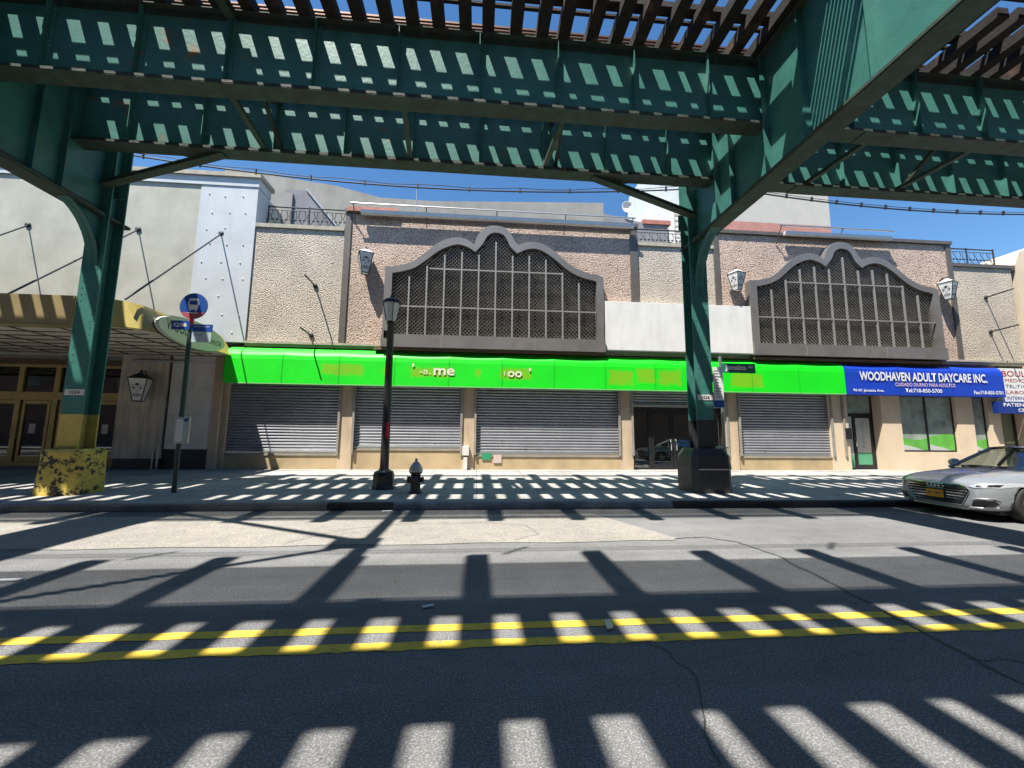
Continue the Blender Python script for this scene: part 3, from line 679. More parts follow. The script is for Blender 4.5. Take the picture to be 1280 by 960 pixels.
rod(-6.26, 7.11, 'upper bare rod sticking out of the pebble wall left of the left grille')
rod(-6.28, 5.18, 'lower bare rod sticking out of the pebble wall left of the left grille')
rod(22.15, 7.73, 'upper bare rod in the pale pebble wall at the right end')
rod(22.16, 6.19, 'lower bare rod in the pale pebble wall at the right end')

FACE = mat('lantern_black_mark', (.03, .03, .03), .6)
def lantern(cx, cy, z0, z1, label, facing=True):
    """tapered four-sided lantern, wide at the top, with a pyramid cap; faces carry a mask emblem"""
    L_ = thing('wall_lantern', label, 'lantern', (cx, cy, z0), 'tapered lanterns on the facade')
    h = z1-z0; rb_, rt_ = .16*h/1.1, .36*h/1.1; zt = z0+h*.72
    A = R(45+20)
    def c(r, z): return [(cx+r*math.cos(A+k*PI/2), cy+r*math.sin(A+k*PI/2), z) for k in range(4)]
    a, b = c(rb_, z0+.04), c(rt_, zt)
    mb = MB(); mb.add(a+b, [(k, (k+1)%4, 4+(k+1)%4, 4+k) for k in range(4)]+[(0,1,2,3)]); mb.build('panes', ACR, L_)
    mb = MB(); mb.add(c(rt_*1.08, zt)+[(cx, cy, z0+h*.93)], [(0,1,4),(1,2,4),(2,3,4),(3,0,4),(0,1,2,3)]); mb.build('cap', PIPE if facing else BLK, L_)
    mb = MB()
    for k in range(4):
        mb.tube([a[k], b[k]], .016, 6); mb.tube([b[k], b[(k+1)%4]], .018, 6); mb.tube([a[k], a[(k+1)%4]], .018, 6)
    mb.lathe([(.035, z0+h*.9), (.05, z0+h*.94), (.012, z0+h)], (cx, cy, 0), 8)
    mb.build('cage', BLK, L_)
    mb = MB(); mb.tube([(cx, cy, z0+h*.93), (cx, cy+.15, z0+h*.98), (cx+.0, W if facing else cy+.3, z0+h*.8)], .022, 6); mb.build('bracket', BLK, L_)
    # emblem: brow curls, nose ring and open mouth on the two visible faces
    for k in range(4):
        p = [Vector(q) for q in (a[k], a[(k+1)%4], b[(k+1)%4], b[k])]
        ctr = sum(p, Vector())/4; nrm = (p[1]-p[0]).cross(p[3]-p[0]).normalized()
        if nrm.dot(ctr-Vector((cx, cy, ctr.z))) < 0: nrm = -nrm
        if nrm.y > .2: continue
        U = ((p[1]+p[2])/2-(p[0]+p[3])/2).normalized(); V = ((p[2]+p[3])/2-(p[0]+p[1])/2).normalized()
        mb = MB(); s_ = h*.13
        def ringm(u, v, ru, rv, fill=False, a0=0, a1=2*PI):
            n = 12; t_ = .25
            vs = []
            for i in range(n+1):
                an = a0+(a1-a0)*i/n
                for q in ((1, 1-t_) if not fill else (1, 0)):
                    vs.append(ctr+U*(u+ru*q*math.cos(an))*s_+V*(v+rv*q*math.sin(an))*s_+nrm*.012)
            mb.add(vs, [(2*i, 2*i+2, 2*i+3, 2*i+1) for i in range(n)])
        ringm(0, -1.3, .75, .38); ringm(0, -1.3, .4, .12, True); ringm(-.5, .75, .42, .35, a0=0, a1=PI); ringm(.5, .75, .42, .35, a0=0, a1=PI)
        ringm(-.62, .35, .3, .18, True); ringm(.62, .35, .3, .18, True); ringm(0, -.05, .3, .42, a0=PI, a1=2*PI); ringm(0, 1.25, .35, .25, True)
        mb.build('emblem', FACE, L_)
lantern(-4.34, W-.38, 7.5, 8.6, 'white tapered lantern on the brown wall left of the left arched grille')
lantern(10.40, W-.38, 7.42, 8.45, 'white tapered lantern at the upper left corner of the right arched grille')
lantern(19.88, W-.38, 7.4, 8.45, 'white tapered lantern at the upper right corner of the right arched grille')
lantern(-11.62, 14.95, 2.55, 3.68, 'black framed white lantern under the canopy on the stained marble pier', False)

# ================================================================== THEATRE BUILDING
tb = thing('theatre_building', 'pale rendered theatre building with gold entrance doors under a deep canopy', 'building', (-15, W, .25))
bx('upper_wall', CREAM2, tb, -45, -10.68, W, W+.8, 4.2, 10.95)
bx('white_panel', WPANEL, tb, -10.68, -8.61, W-.03, W+.8, 4.85, 10.95)
for i in range(9):
    for j in range(3):
        if random.random() < .93: MB().knob((-10.35+.62*j+(.15 if i % 2 else 0)+random.uniform(-.08,.08), W-.03, 5.25+.66*i+random.uniform(-.06,.06)), .036, (0,-1,0)).build('panel_stud', WHT, tb)
bx('parapet_band', WPANEL, tb, -45, -8.58, W-.06, W+.85, 10.95, 11.3); bx('parapet_cap', COPE, tb, -45, -8.5, W-.14, W+.95, 11.3, 11.46)
bx('body', GREYB, tb, -45, -8.62, 17.3, 28, 0, 10.8)
bx('side_wall', CREAM, tb, -9.0, -8.61, W+.81, 17.3, 0, 10.9)
# canopy
cn = bpy.data.objects.new('canopy', None); COL.objects.link(cn); cn.parent = tb; cn.location = Vector((-12, 13, 4.3))-wloc(tb)
def rr(x, y0, r, n=6): return [(x-r+r*math.sin(PI/2*i/n), y0+r-r*math.cos(PI/2*i/n)) for i in range(n+1)]
lo = [(-40, 11.25), (-10.6, 11.25)]+rr(-8.86, 11.25, .7)+[(-8.86, W-.12)]
hi = [(-40, 11.27), (-10.8, 11.27)]+rr(-9.35, 11.30, .6)+[(-9.38, W-.12)]
mb = MB(); n = len(lo)
mb.add([(x, y, 4.27) for x, y in lo[1:]]+[(x, y, 5.05) for x, y in hi[1:]], [(i, i+1, n+i, n-1+i) for i in range(n-2)]); mb.build('end_fascia', GOLDF, cn)
mb = MB(); mb.box(-40, -10.6, 11.25, 11.35, 4.27, 5.09); mb.build('front_fascia', FASC, cn)
bx('gold_edge', GOLD, cn, (-40, -10.0, 11.21, 11.25, 4.22, 4.29))
mb = MB(); mb.add([(x, y, 5.03) for x, y in hi]+[(-40, W, 5.03)], [tuple(range(n+1))]); mb.build('canopy_roof', ROOFD, cn)
mb = MB(); mb.add([(x, y, 4.3) for x, y in lo]+[(-40, 16.6, 4.3), (-8.86, 16.6, 4.3)][::1], [tuple(range(n))+(n+1, n)]); mb.build('ceiling', CEIL, cn)
mb = MB()
for k in range(10): mb.box(-40, -9.3, 11.5+.55*k, 11.53+.55*k, 4.275, 4.297)
for k in range(24): mb.box(-9.9-1.25*k, -9.87-1.25*k, 11.37, 16.5, 4.27, 4.296)
mb.build('ceiling_batten', SOFF, cn)
for i, (xw, zw, xe, ye) in enumerate(((-9.81, 9.02, -9.4, 11.3), (-12.75, 9.03, -12.3, 11.3), (-16.5, 9.0, -16.0, 11.3))):
    mb = MB(); mb.tube([(xw, W, zw), (xe, ye, 5.05)], .025, 6); mb.lathe([(.1, 0), (.1, -.04), (.03, -.06)], (xw, W, zw), 8, axis='y'); mb.build('tie_rod', IRON, cn)
# entrance front
YE = 16.6
bx('transom_band', SOFF, tb, -40, -8.95, YE-.05, YE+.5, 4.0, 4.29)
mb = MB()
for b in ((-40, -12.9, YE-.06, YE+.06, 3.92, 4.02), (-40, -12.9, YE-.08, YE+.06, 2.68, 2.98), (-40, -12.9, YE-.06, YE+.06, .25, .42)): mb.box(*b)
for x in (-26, -24.7, -23.4, -22.1, -20.8, -19.5, -18.15, -17.0, -15.75, -14.5, -13.2): mb.box(x-.09, x+.09, YE-.07, YE+.06, .42, 3.92)
mb.build('entrance_frame', GOLD, tb)
for k, x in enumerate((-19.3, -18.0, -16.9, -15.64, -14.4)):
    x0, x1 = x+.05, x+1.0
    mb = MB()
    for b in ((x0, x0+.1, YE-.04, YE+.04, .43, 2.66), (x1-.1, x1, YE-.04, YE+.04, .43, 2.66), (x0, x1, YE-.039, YE+.039, 2.54, 2.66), (x0, x1, YE-.039, YE+.039, .43, .62)): mb.box(*b)
    d = mb.build('entrance_door', GOLD, tb)
    mb = MB(); mb.tube([(x1-.06, YE-.05, 1.3), (x1-.06, YE-.12, 1.32), (x1-.06, YE-.12, 1.7), (x1-.06, YE-.05, 1.72)], .016); mb.build('handle', BRONZE, d)
    if k % 2 == 0: bx('posted_notice', PAPER, d, x0+.3, x0+.52, YE-.012, YE-.008, 1.45, 1.8)
bx('glazing', GLSD, tb, (-40, -13.2, YE, YE+.012, .42, 2.68), (-40, -13.2, YE, YE+.012, 2.98, 3.92))
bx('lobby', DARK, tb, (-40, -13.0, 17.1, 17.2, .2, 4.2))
for b in ((-13.25, -13.0, YE-.07, YE-.062, 2.15, 2.28), (-13.05, -12.7, YE-.02, YE-.01, 2.0, 2.3), (-13.2, -13.0, YE-.02, YE-.01, 1.75, 1.88)): bx('posted_notice', PAPER, tb, *b)
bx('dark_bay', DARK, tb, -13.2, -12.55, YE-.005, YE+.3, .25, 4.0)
bx('marble_pier', MARB, tb, -12.6, -11.05, W-.15, W+.9, .62, 4.28); bx('marble_base', BLKM, tb, -12.55, -11.02, W-.12, W+.8, .2, .618)
bx('pale_pier', MARB2, tb, -10.95, -9.5, W-.1, W+.9, .95, 4.28); bx('dark_plinth', BLKM, tb, -10.97, -9.5, W-.05, W+.8, .2, .948)
bx('end_pilaster', TAN, tb, -9.49, -9.21, W-.12, W+.8, .2, 4.45)
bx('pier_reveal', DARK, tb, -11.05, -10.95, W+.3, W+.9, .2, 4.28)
mb = MB()
for x in (-11.2, -11.05): MB().tube([(x, W-.2, .2), (x, W-.2, .95)], .03).build('conduit', GALV, tb)
MB().tube([(-12.2, W-.25, 4.05), (-10.3, W-.25, 4.05)], .04).build('conduit', GALV, tb)
# lit ceiling fixture seen through the transom
# oval sign
sg = thing('oval_theatre_sign', 'oval pale sign reading WOODHAVEN MANOR on the gold end of the canopy', 'sign', (-8.95, 12.9, 4.5))
Rm = Matrix(((0, -1, 0), (1, 0, 0), (0, 0, 1)))      # local x -> +Y, facing +X? (plane x = const)
def oval(y, z): pass
mb = MB(); n = 40; XS = -8.62
pl = [(12.9+1.45*math.cos(2*PI*k/n), 4.50+.41*math.sin(2*PI*k/n)) for k in range(n)]
mb.prism(pl, XS-.12, XS, 'x'); mb.build('board', mat('sign_cream', (.62, .64, .48), .5, var=.05), sg)
pl2 = [(12.9+1.47*math.cos(2*PI*k/n), 4.50+.43*math.sin(2*PI*k/n)) for k in range(n)]
mb = MB(); mb.prism(pl2, XS-.16, XS-.121, 'x'); mb.build('rim', BLK, sg)
mb = MB()
for y in (12.0, 13.8): mb.tube([(XS-.15, y, 4.5), (-9.35, y, 4.5)], .04)
mb.build('standoff', BLK, sg)
Rx = Matrix(((0, 1, 0), (1, 0, 0), (0, 0, 1)))
LET = mat('letter_dark', (.05, .05, .04), .5); LETR = mat('letter_maroon', (.20, .03, .03), .5)
text('WOOD', 'sign_lettering', LET, sg, XS+.003, 12.18, 4.54, .9, .32, rotm=Rx, bold=.01)
text('HAVEN', 'sign_lettering', LETR, sg, XS+.003, 13.02, 4.50, .72, .22, rotm=Rx, bold=.01)
text('MANOR', 'sign_lettering', LET, sg, XS+.003, 13.82, 4.46, .7, .18, rotm=Rx, bold=.01)

# ================================================================== REAR BUILDINGS, ROOFTOP THINGS
g1 = thing('grey_rear_building', 'bare grey concrete building rising behind the left arched grille', 'building', (-3, 25, 0))
mb = MB(); mb.prism([(-16, 8), (-16, 17.9), (-9.26, 17.13), (-6.5, 16.5), (-3.22, 16.45), (8.1, 17.0), (8.1, 8)], 25, 34); mb.build('wall', GREYB, g1)
g2 = thing('low_slate_building', 'lower dark grey building stepping down right of the bare concrete one', 'building', (10, 26, 0))
mb = MB(); mb.prism([(8.15, 8), (8.15, 16.9), (11.2, 16.3), (13, 16.2), (13, 8)], 26, 33); mb.build('wall', GREYD, g2)
bx('parapet', REDB, g2, 11.2, 13.2, 25.9, 26.3, 16.2, 16.5)
g3 = thing('pale_tower_building', 'tall blank pale tower with pink brick base behind the right column', 'building', (20, 32, 0))
bx('wall', TOWER, g3, 17.3, 31.2, 32, 44, 20.3, 27.5); bx('brick_base', BRK, g3, 17.3, 31.2, 31.98, 44, 8, 20.3)
mb = MB(); mb.prism([(15.2, 20), (15.8, 27), (17.29, 27), (17.29, 20)], 32.2, 40); mb.build('side_wing', WPANEL, g3)
mb = MB(); mb.prism([(12.0, 18.9), (15.0, 20.9), (17.29, 20.9), (17.29, 17)], 31, 38); mb.build('lean_to_roof', PIPE, g3)
g4 = thing('tan_scroll_building', 'tan stucco building with curved parapet at the right edge beyond the pale pebble wall', 'building', (28, W, 0))
mb = MB(); mb.prism([(23.8, 4.6), (23.8, 9.3), (24.1, 9.9), (24.7, 10.2), (25.6, 10.2), (26.5, 10.6), (34, 10.6), (34, 4.6)], W-.02, 24); mb.build('wall', TANW, g4)
bx('ground_floor', TAN, g4, 23.8, 34, W, 24, .2, 4.6)
bx('shadow_board', BLUES, g4, 24.0, 34, W-.2, W-.021, 3.4, 4.5)
# roof stair housing
st = thing('roof_stair_housing', 'sloping grey stair housing on the roof beside the left iron railing', 'stair housing', (-8, 17.3, 9.4))
mb = MB(); mb.prism([(-8.55, 9.06), (-8.55, 12.1), (-7.6, 12.1), (-5.6, 9.6), (-5.6, 9.06)], 17.4, 18.6); mb.build('wall', GREYD, st)
bx('side_wall', GREYB, st, -9.3, -8.2, 17.3, 17.39, 9.06, 11.9)
MB().beam((-7.65, 17.38, 12.14), (-5.55, 17.38, 9.62), .1, .06).build('edge_trim', GALV, st)
def railing(x0, x1, y, z0, z1, label):
    r = thing('iron_railing', label, 'railing', ((x0+x1)/2, y, z0), 'iron railings on the roof edge')
    mb = MB()
    mb.tube([(x0, y, z1), (x1, y, z1)], .03, 6); mb.tube([(x0, y, z1-.14), (x1, y, z1-.14)], .015, 5); mb.tube([(x0, y, z0+.08), (x1, y, z0+.08)], .02, 5); mb.build('rail', IRON, r)
    mb = MB(); n = int((x1-x0)/.17)
    for i in range(n+1):
        x = x0+(x1-x0)*i/n; zc = (z0+z1)/2
        b = .06*(1 if i % 2 else -1)
        mb.tube([(x, y, z0+.08), (x+b, y, zc-.14), (x, y, zc), (x-b, y, zc+.14), (x, y, z1-.14)], .014, 4, False)
        mb.tube([(x-.05, y, zc), (x+.05, y, zc)], .03, 4)
    mb.build('baluster', IRON, r)
    mb = MB()
    for x in (x0, (x0+x1)/2, x1): mb.tube([(x, y, z0), (x, y, z1+.06)], .03, 6)
    mb.build('post', IRON, r)
railing(-8.5, -5.35, 16.1, 9.5, 10.55, 'ornate iron railing on the roof left of the left grille')
railing(6.5, 9.65, 16.1, 9.5, 10.4, 'ornate iron railing on the roof between the brown wall panels')
railing(20.95, 23.7, 16.1, 9.25, 10.25, 'ornate iron railing seen against blue sky at the right end')
ds = thing('satellite_dish', 'small white satellite dish on the low roof between the buildings', 'satellite dish', (10.1, 26.2, 16.4))
mb = MB(); mb.lathe([(.02, .14), (.28, .08), (.42, 0), (.43, 0), (.3, .1), (.03, .16)], (10.1, 25.8, 17.3), 16, axis='y'); mb.build('dish', PIPE, ds)
mb = MB(); mb.tube([(10.1, 26.1, 16.4), (10.1, 26.0, 17.3)], .04); mb.tube([(10.1, 25.9, 17.1), (10.1, 25.3, 17.3)], .02); mb.build('mast', GALV, ds)
an = MB(); an.tube([(-3.35, 20, 9), (-3.35, 20, 14.4)], .03, 6); an.tube([(-3.6, 20, 14.2), (-3.1, 20, 14.2)], .015, 5)
tag(an.build('roof_antenna', GALV), 'thin antenna mast on the roof above the left grille', 'antenna')
rl = thing('roof_ladder_rail', 'metal stair railing on the roof at the foot of the pale tower', 'railing', (11.5, 20, 10))
mb = MB()
for x in (10.9, 11.8, 12.7, 13.4): mb.tube([(x, 18.5, 9.5), (x, 18.5, 11.0+.8*(x-10.9)/2.5)], .02, 5)
mb.tube([(10.2, 18.5, 10.6), (12.7, 18.5, 11.9)], .022, 5); mb.tube([(10.2, 18.5, 10.1), (12.7, 18.5, 11.3)], .022, 5); mb.tube([(12.7, 18.5, 11.9), (13.8, 18.5, 10.6)], .022, 5)
mb.build('rail', GALV, rl)
# ladder by the column, tan slats
mb = MB()
for k in range(9): mb.box(9.9, 10.9, 19.0, 19.05, 10.4+.3*k, 10.5+.3*k)
mb.tube([(9.9, 19, 10), (9.9, 19, 13.2)], .03, 5); mb.tube([(10.9, 19, 10), (10.9, 19, 13.2)], .03, 5)
tag(mb.build('roof_access_ladder', COPE), 'tan slatted access ladder on the roof just right of the right column', 'ladder')

# ================================================================== ELEVATED RAILWAY
el = thing('elevated_railway', 'green steel elevated railway viaduct with timber ties spanning over the street', 'elevated railway', (-1.5, 3.5, 6.3))
ZB, ZT = 8.12, 9.70
COLX = (-8.4, 5.3)
XG = (-24.5, -9.25, 5.95, 21.2)
def girder(y, outer):
    mb = MB(); x0, x1 = -34, 32
    mb.box(x0, x1, y-.009, y+.009, ZB, ZT)
    mb.build('longitudinal_girder', GREENR, el)
    g = bpy.data.objects[[o.name for o in bpy.data.objects if o.name.startswith('longitudinal_girder')][-1]]
    return g
def girder(y):
    x0, x1 = -34, 32
    mb = MB(); mb.box(x0, x1, y-.009, y+.009, ZB+.02, ZT-.02)
    x = -8.15-1.61*16; i = 0
    while x < x1:
        if x > x0:
            for s in (-1, 1):
                mb.box(x-.006, x+.006, y+s*.01, y+s*.13, ZB+.02, ZT-.02)      # outstanding leg
                mb.box(x, x+.09, y+s*.010, y+s*.022, ZB+.03, ZT-.03)
            if -16 < x < 16:
                for k in range(13): mb.knob((x+.05, y-.022, ZB+.14+k*.11), .024, (0, -1, 0))
        x += 1.61
    g = mb.build('longitudinal_girder', GREENR, el)
    mb = MB()
    mb.box(x0, x1, y-.19, y+.19, ZB-.035, ZB+.018); mb.box(x0, x1, y-.03, y-.0105, ZB+.02, ZB+.15); mb.box(x0, x1, y+.0105, y+.03, ZB+.02, ZB+.15)
    for a, b in ((-24.5, -9.25), (-9.25, 5.95), (5.95, 21.2)): mb.box(a+2.2, b-2.2, y-.185, y+.185, ZB-.055, ZB-.037)
    mb.build('bottom_flange', FLANGE, g)
    mb = MB(); mb.box(x0, x1, y-.135, y+.135, ZT-.018, ZT); mb.box(x0, x1, y-.03, y-.0105, ZT-.15, ZT-.02); mb.build('top_flange', FLANGE, g)
YA, YB2 = (7.5, 9.4), (0.0, -1.9)
for y in YA+YB2: girder(y)
# ties
def tie_at(mb, x, y0, y1): mb.box(x-.122, x+.122, y0+random.uniform(-.03, .03), y1+random.uniform(-.05, .05), ZT+.002, ZT+.25-abs(random.gauss(.03, .02)))
PT = .52
far = MB(); k0 = -60
for k in range(k0, 60):
    x = -3.03+PT*k+random.uniform(-.04, .04); long = (k % 3 == 0)
    inview = -45 <= k <= 45
    if -32 < k < 52:
        mb = MB(); tie_at(mb, x, 4.5 if long else 6.14, 10.85 if long else 9.88); o = mb.build('cross_tie', TIE, el)
    else: tie_at(far, x, 4.5 if long else 6.14, 10.85 if long else 9.88)
    tie_at(far, x-.35, -3.4 if long else -3.0, 2.45 if long else .92)
o = far.build('cross_ties_beyond', TIE, el); o['kind'] = 'stuff'
for ys, nm in (((7.61, 9.05), 'rail'), ((-.28, -1.72), 'rail')):
    for y in ys:
        mb = MB(); mb.box(-34, 32, y-.065, y+.065, ZT+.252, ZT+.275); mb.box(-34, 32, y-.012, y+.012, ZT+.275, ZT+.36); mb.box(-34, 32, y-.034, y+.034, ZT+.36, ZT+.40); mb.build('track_rail', RAILM, el)
for y, w_, h_ in ((7.07, .07, .05), (6.86, .20, .12), (6.01, .12, .06), (5.88, .12, .06), (5.75, .12, .06), (5.62, .12, .06), (10.25, .09, .06), (10.38, .09, .06), (10.51, .09, .06), (.72, .36, .16), (-2.6, .14, .14)):
    bx('guard_timber', TIE, el, -34, 32, y-w_/2, y+w_/2, ZT+.253, ZT+.253+h_)
# inner walkways: narrow planks with gaps on the long ties
for y0, s in ((4.62, 1), (1.98, -1)):
    mb = MB()
    for k in range(11 if s > 0 else 13):
        y = y0+s*k*.088; mb.box(-34, 32, y, y+s*.05, ZT+.254, ZT+.29)
    mb.build('walkway_planks', PLANK, el)
for yt, s in ((4.55, 1), (2.40, -1)):
    mb = MB(); k = -9
    while k < 10:
        x = -3.03+PT*3*3*k/1.0; mb.tube([(x, yt, ZT+.2), (x, yt, ZT+1.2)], .028, 6); k += 1
    for z in (.62, .95): mb.tube([(-34, yt, ZT+z), (32, yt, ZT+z)], .014, 5)
    mb.build('walkway_handrail', GALV, el)
# cross girders
def cross(xg):
    mb = MB(); zb, zt = (6.76 if xg < 0 else 6.88), 9.62; ya, yb = -2.3, 10.75
    mb.box(xg-.009, xg+.009, ya, yb, zb+.02, zt-.02)
    for y in [10.25, 9.05, 8.45, 7.3, 6.3, 5.05, 3.5, 1.95, .7, -.4, -1.4]:
        for s in (-1, 1):
            mb.box(xg+s*.0095, xg+s*.15, y-.007, y+.007, zb+.03, zt-.03); mb.box(xg+s*.0095, xg+s*.024, y, y+.1, zb+.03, zt-.03)
        for k in range(19): mb.knob((xg-.024, y+.055, zb+.16+k*.145), .03, (-1, 0, 0))
    for k in range(70): mb.knob((xg-.036, 10.6-k*.16, zb+.1), .026, (-1, 0, 0))
    g = mb.build('cross_girder', GREEN, el)
    mb = MB(); mb.box(xg-.22, xg+.22, ya, yb, zb-.03, zb+.018); mb.box(xg-.036, xg-.0105, ya, yb, zb+.02, zb+.17); mb.box(xg+.0105, xg+.036, ya, yb, zb+.02, zb+.17)
    mb.box(xg-.2, xg+.2, ya, yb, zb-.05, zb-.032)
    mb.build('bottom_flange', FLANGE, g)
    mb = MB(); mb.box(xg-.18, xg+.18, ya, yb, zt-.018, zt); mb.build('top_flange', FLANGE, g)
for x in XG: cross(x)
# lateral struts between paired girders, cross frames, and centre K bracing
def brace(a, b, w_=.12): MB().beam(a, b, w_, .09).build('lateral_brace', FLANGE, el)
for x in (-20, -15.5, -11.5, -4.95, -1.6, 1.68, 8.6, 11.2, 15.0, 21):
    brace((x, 7.55, ZB+.06), (x-.15, 9.35, ZB+.06), .11); brace((x, -.1, ZB+.06), (x, -1.9, ZB+.06))
for x in (-4.95, 1.68, 11.2):
    MB().beam((x+.05, 7.52, ZB+.2), (x+.05, 9.38, ZT-.25), .08, .08).build('cross_frame', FLANGE, el)
    MB().beam((x+.15, 7.52, ZT-.25), (x+.15, 9.38, ZB+.2), .08, .08).build('cross_frame', FLANGE, el)
for xa in (-24.5, -9.25):
    nx_ = xa+4.4; zc = 9.5
    MB().beam((nx_, 7.3, zc), (nx_, -.3, zc), .17, .17).build('centre_strut', FLANGE, el)
    MB().beam((nx_, 3.25, zc-.12), (xa+.2, 5.6, zc-.12), .12, .1).build('centre_brace', FLANGE, el)
    MB().beam((nx_, 3.15, zc-.12), (xa+.2, .4, zc-.12), .12, .1).build('centre_brace', FLANGE, el)
    bx('gusset_plate', FLANGE, el, nx_-.45, nx_+.25, 2.95, 3.5, zc-.20, zc-.175)

# columns: built-up H section with painted foot and guard block
def column(x, label, left):
    y = 10.3 if left else 10.4; q = 1.10 if left else 1.11; ZC = 6.73 if left else 6.85
    c = thing('steel_column', label, 'column', (x, y, .15), 'steel columns of the elevated railway')
    w2 = .21*q
    def shaft(name, z0, z1, m):
        mb = MB()
        mb.box(x-w2, x+w2, y-.22, y-.19, z0, z1); mb.box(x-w2, x+w2, y+.19, y+.22, z0, z1); mb.box(x-.012, x+.012, y-.19, y+.19, z0, z1)
        for s in (-1, 1):
            mb.box(x+s*.0125, x+s*.1, y-.189, y-.17, z0, z1); mb.box(x+s*.0125, x+s*.1, y+.17, y+.189, z0, z1)
        for zz in range(int((z1-z0)/.16)):
            for s in (-1, 1):
                mb.knob((x+s*.14, y-.22, z0+.1+zz*.16), .016, (0, -1, 0))
        return mb.build(name, m, c)
    zsplit = 1.95 if left else 2.0
    shaft('foot', .2, zsplit, YCOL if left else BLKM); shaft('shaft', zsplit+.002, 9.5, GREEN)
    # cap between cross girder and column
    # curved knee bracket towards the street
    mb = MB(); n = 14; arc = []
    for i in range(n+1):
        t = i/n; a = PI/2*t
        arc.append((y-.22-.95*q+.95*q*math.sin(a), ZC-1.25*q+1.25*q*math.cos(a)))
    poly = arc+[(y-.222, ZC)]
    mb.prism(poly, x-.012, x+.012, 'x'); k = mb.build('knee_bracket', GREEN, c)
    mb = MB(); vs = []
    for (yy, zz) in arc: vs += [(x-.13, yy, zz), (x+.13, yy, zz)]
    mb.add(vs, [(2*i, 2*i+1, 2*i+3, 2*i+2) for i in range(n)])
    mb.add([(a_, b_, c_+.03) for a_, b_, c_ in vs], [(2*i, 2*i+1, 2*i+3, 2*i+2) for i in range(n)]); mb.build('bracket_flange', GREEN, k)
    # longitudinal knee braces up to the outer girder
    s = 1 if left else -1
    MB().beam((x+s*.1, y-.3, 7.5 if left else 7.6), (x+s*3.15, 9.4, ZB-.04), .2, .10).build('knee_brace', FLANGE, c)
    bx('gusset', GREEN, c, (x-.4, x+.4, y-.008, y+.008, 7.3, 7.75))
    bx('number_plate', PIPE, c, x-.19, x+.22, y-.232, y-.2225, 2.38 if left else 2.52, 2.52 if left else 2.66)
    text('1524' if left else '1526', 'plate_number', BLK, c, x+.02, y-.236, 2.45 if left else 2.59, .22, .075, bold=.02)
    # guard block
    mb = MB()
    if left:
        bot, tp = .46, .44; zt = 1.17
        def sec(h, z, jit): return [(x+sx*h*(1+random.uniform(-jit, jit)), y+sy*h*(1+random.uniform(-jit, jit))*.95, z) for sx, sy in ((-1,-.7),(-.7,-1),(0,-1.04),(.7,-1),(1,-.7),(1,0),(1,.7),(.7,1),(-.7,1),(-1,.7))]
        rings = [sec(bot*1.03, .15, .02), sec(bot*1.0, .4, .03), sec(bot*.98, .7, .03), sec(bot*.96, .95, .02), sec(tp*1.01, 1.10, .02), sec(tp*.9, zt, .02)]
    else:
        zt = 1.27
        def sec(h, z): return [(x+sx*h, y+sy*h*.95, z) for sx, sy in ((-1,-.75),(-.75,-1),(0,-1),(.75,-1),(1,-.75),(1,0),(1,.75),(.75,1),(-.75,1),(-1,.75))]
        rings = [sec(.52, .15), sec(.52, .74), sec(.54, .76), sec(.51, 1.08), sec(.40, zt)]
    vs = [p for r_ in rings for p in r_]; m_ = len(rings[0])
    mb.add(vs, [(i*m_+k_, i*m_+(k_+1)%m_, (i+1)*m_+(k_+1)%m_, (i+1)*m_+k_) for i in range(len(rings)-1) for k_ in range(m_)]+[tuple(range(len(vs)-m_, len(vs)))])
    mb.build('guard_block', YCHIP if left else BLKM, c, bevel=.02)
    if not left: bx('block_trim', ALU, c, x-.40, x+.41, y-.525, y-.508, .74, .77)
    return c
column(-9.22, 'green steel column with yellow painted foot on a chipped yellow concrete block', True)
column(5.92, 'green steel column with black foot on a black guard block near the glass entrance', False)
# schedule holder on the right column
sh = thing('bus_schedule_panel', 'narrow white transit schedule panel with blue foot fixed beside the right column', 'sign', (6.3, 10.2, 2.1))
bx('panel', PAPER, sh, 6.18, 6.44, 10.16, 10.19, 2.52, 3.40); bx('foot_strip', BLUES, sh, 6.18, 6.44, 10.158, 10.188, 2.33, 2.518)
mb = MB()
for k in range(10): mb.box(6.21, 6.21+random.uniform(.09, .19), 10.154, 10.158, 2.60+k*.077, 2.615+k*.077)
mb.build('printed_lines', LET, sh)

# ================================================================== CABLES
cb = MB(); pts = []
for i in range(41):
    x = -26+32*i/40; t = (x+10)/16.5
    pts.append((x, 12, 9.18+.045*(x+2.2)**2*.09 if x > -2.2 else 9.18+.0055*(x+2.2)**2))
pts = [(x, 12, 9.15+.0068*(x+1.8)**2) for x in [-26+.8*i for i in range(42)]]
cb.tube(pts, .022, 6, False); cb.tube([(x, y, z+.09+.03*math.sin(i*1.9)) for i, (x, y, z) in enumerate(pts)], .011, 5, False)
for p in pts[::2]: cb.box(p[0]-.02, p[0]+.02, 11.97, 12.03, p[2]-.04, p[2]+.12)
tag(cb.build('overhead_cable', IRON), 'sagging overhead cable with clips spanning the sky left of the right column', 'cable')
cb = MB(); pts = [(7.5+.9*i, 12, 9.36+.0075*(7.5+.9*i-15.5)**2) for i in range(28)]
cb.tube(pts, .024, 6, False); cb.tube([(x, y, z+.08) for x, y, z in pts], .010, 5, False)
for p in pts[::1]: cb.box(p[0]-.025, p[0]+.025, 11.97, 12.03, p[2]-.03, p[2]+.12)
tag(cb.build('overhead_cable', IRON), 'sagging overhead cable with clips against blue sky right of the right column', 'cable')

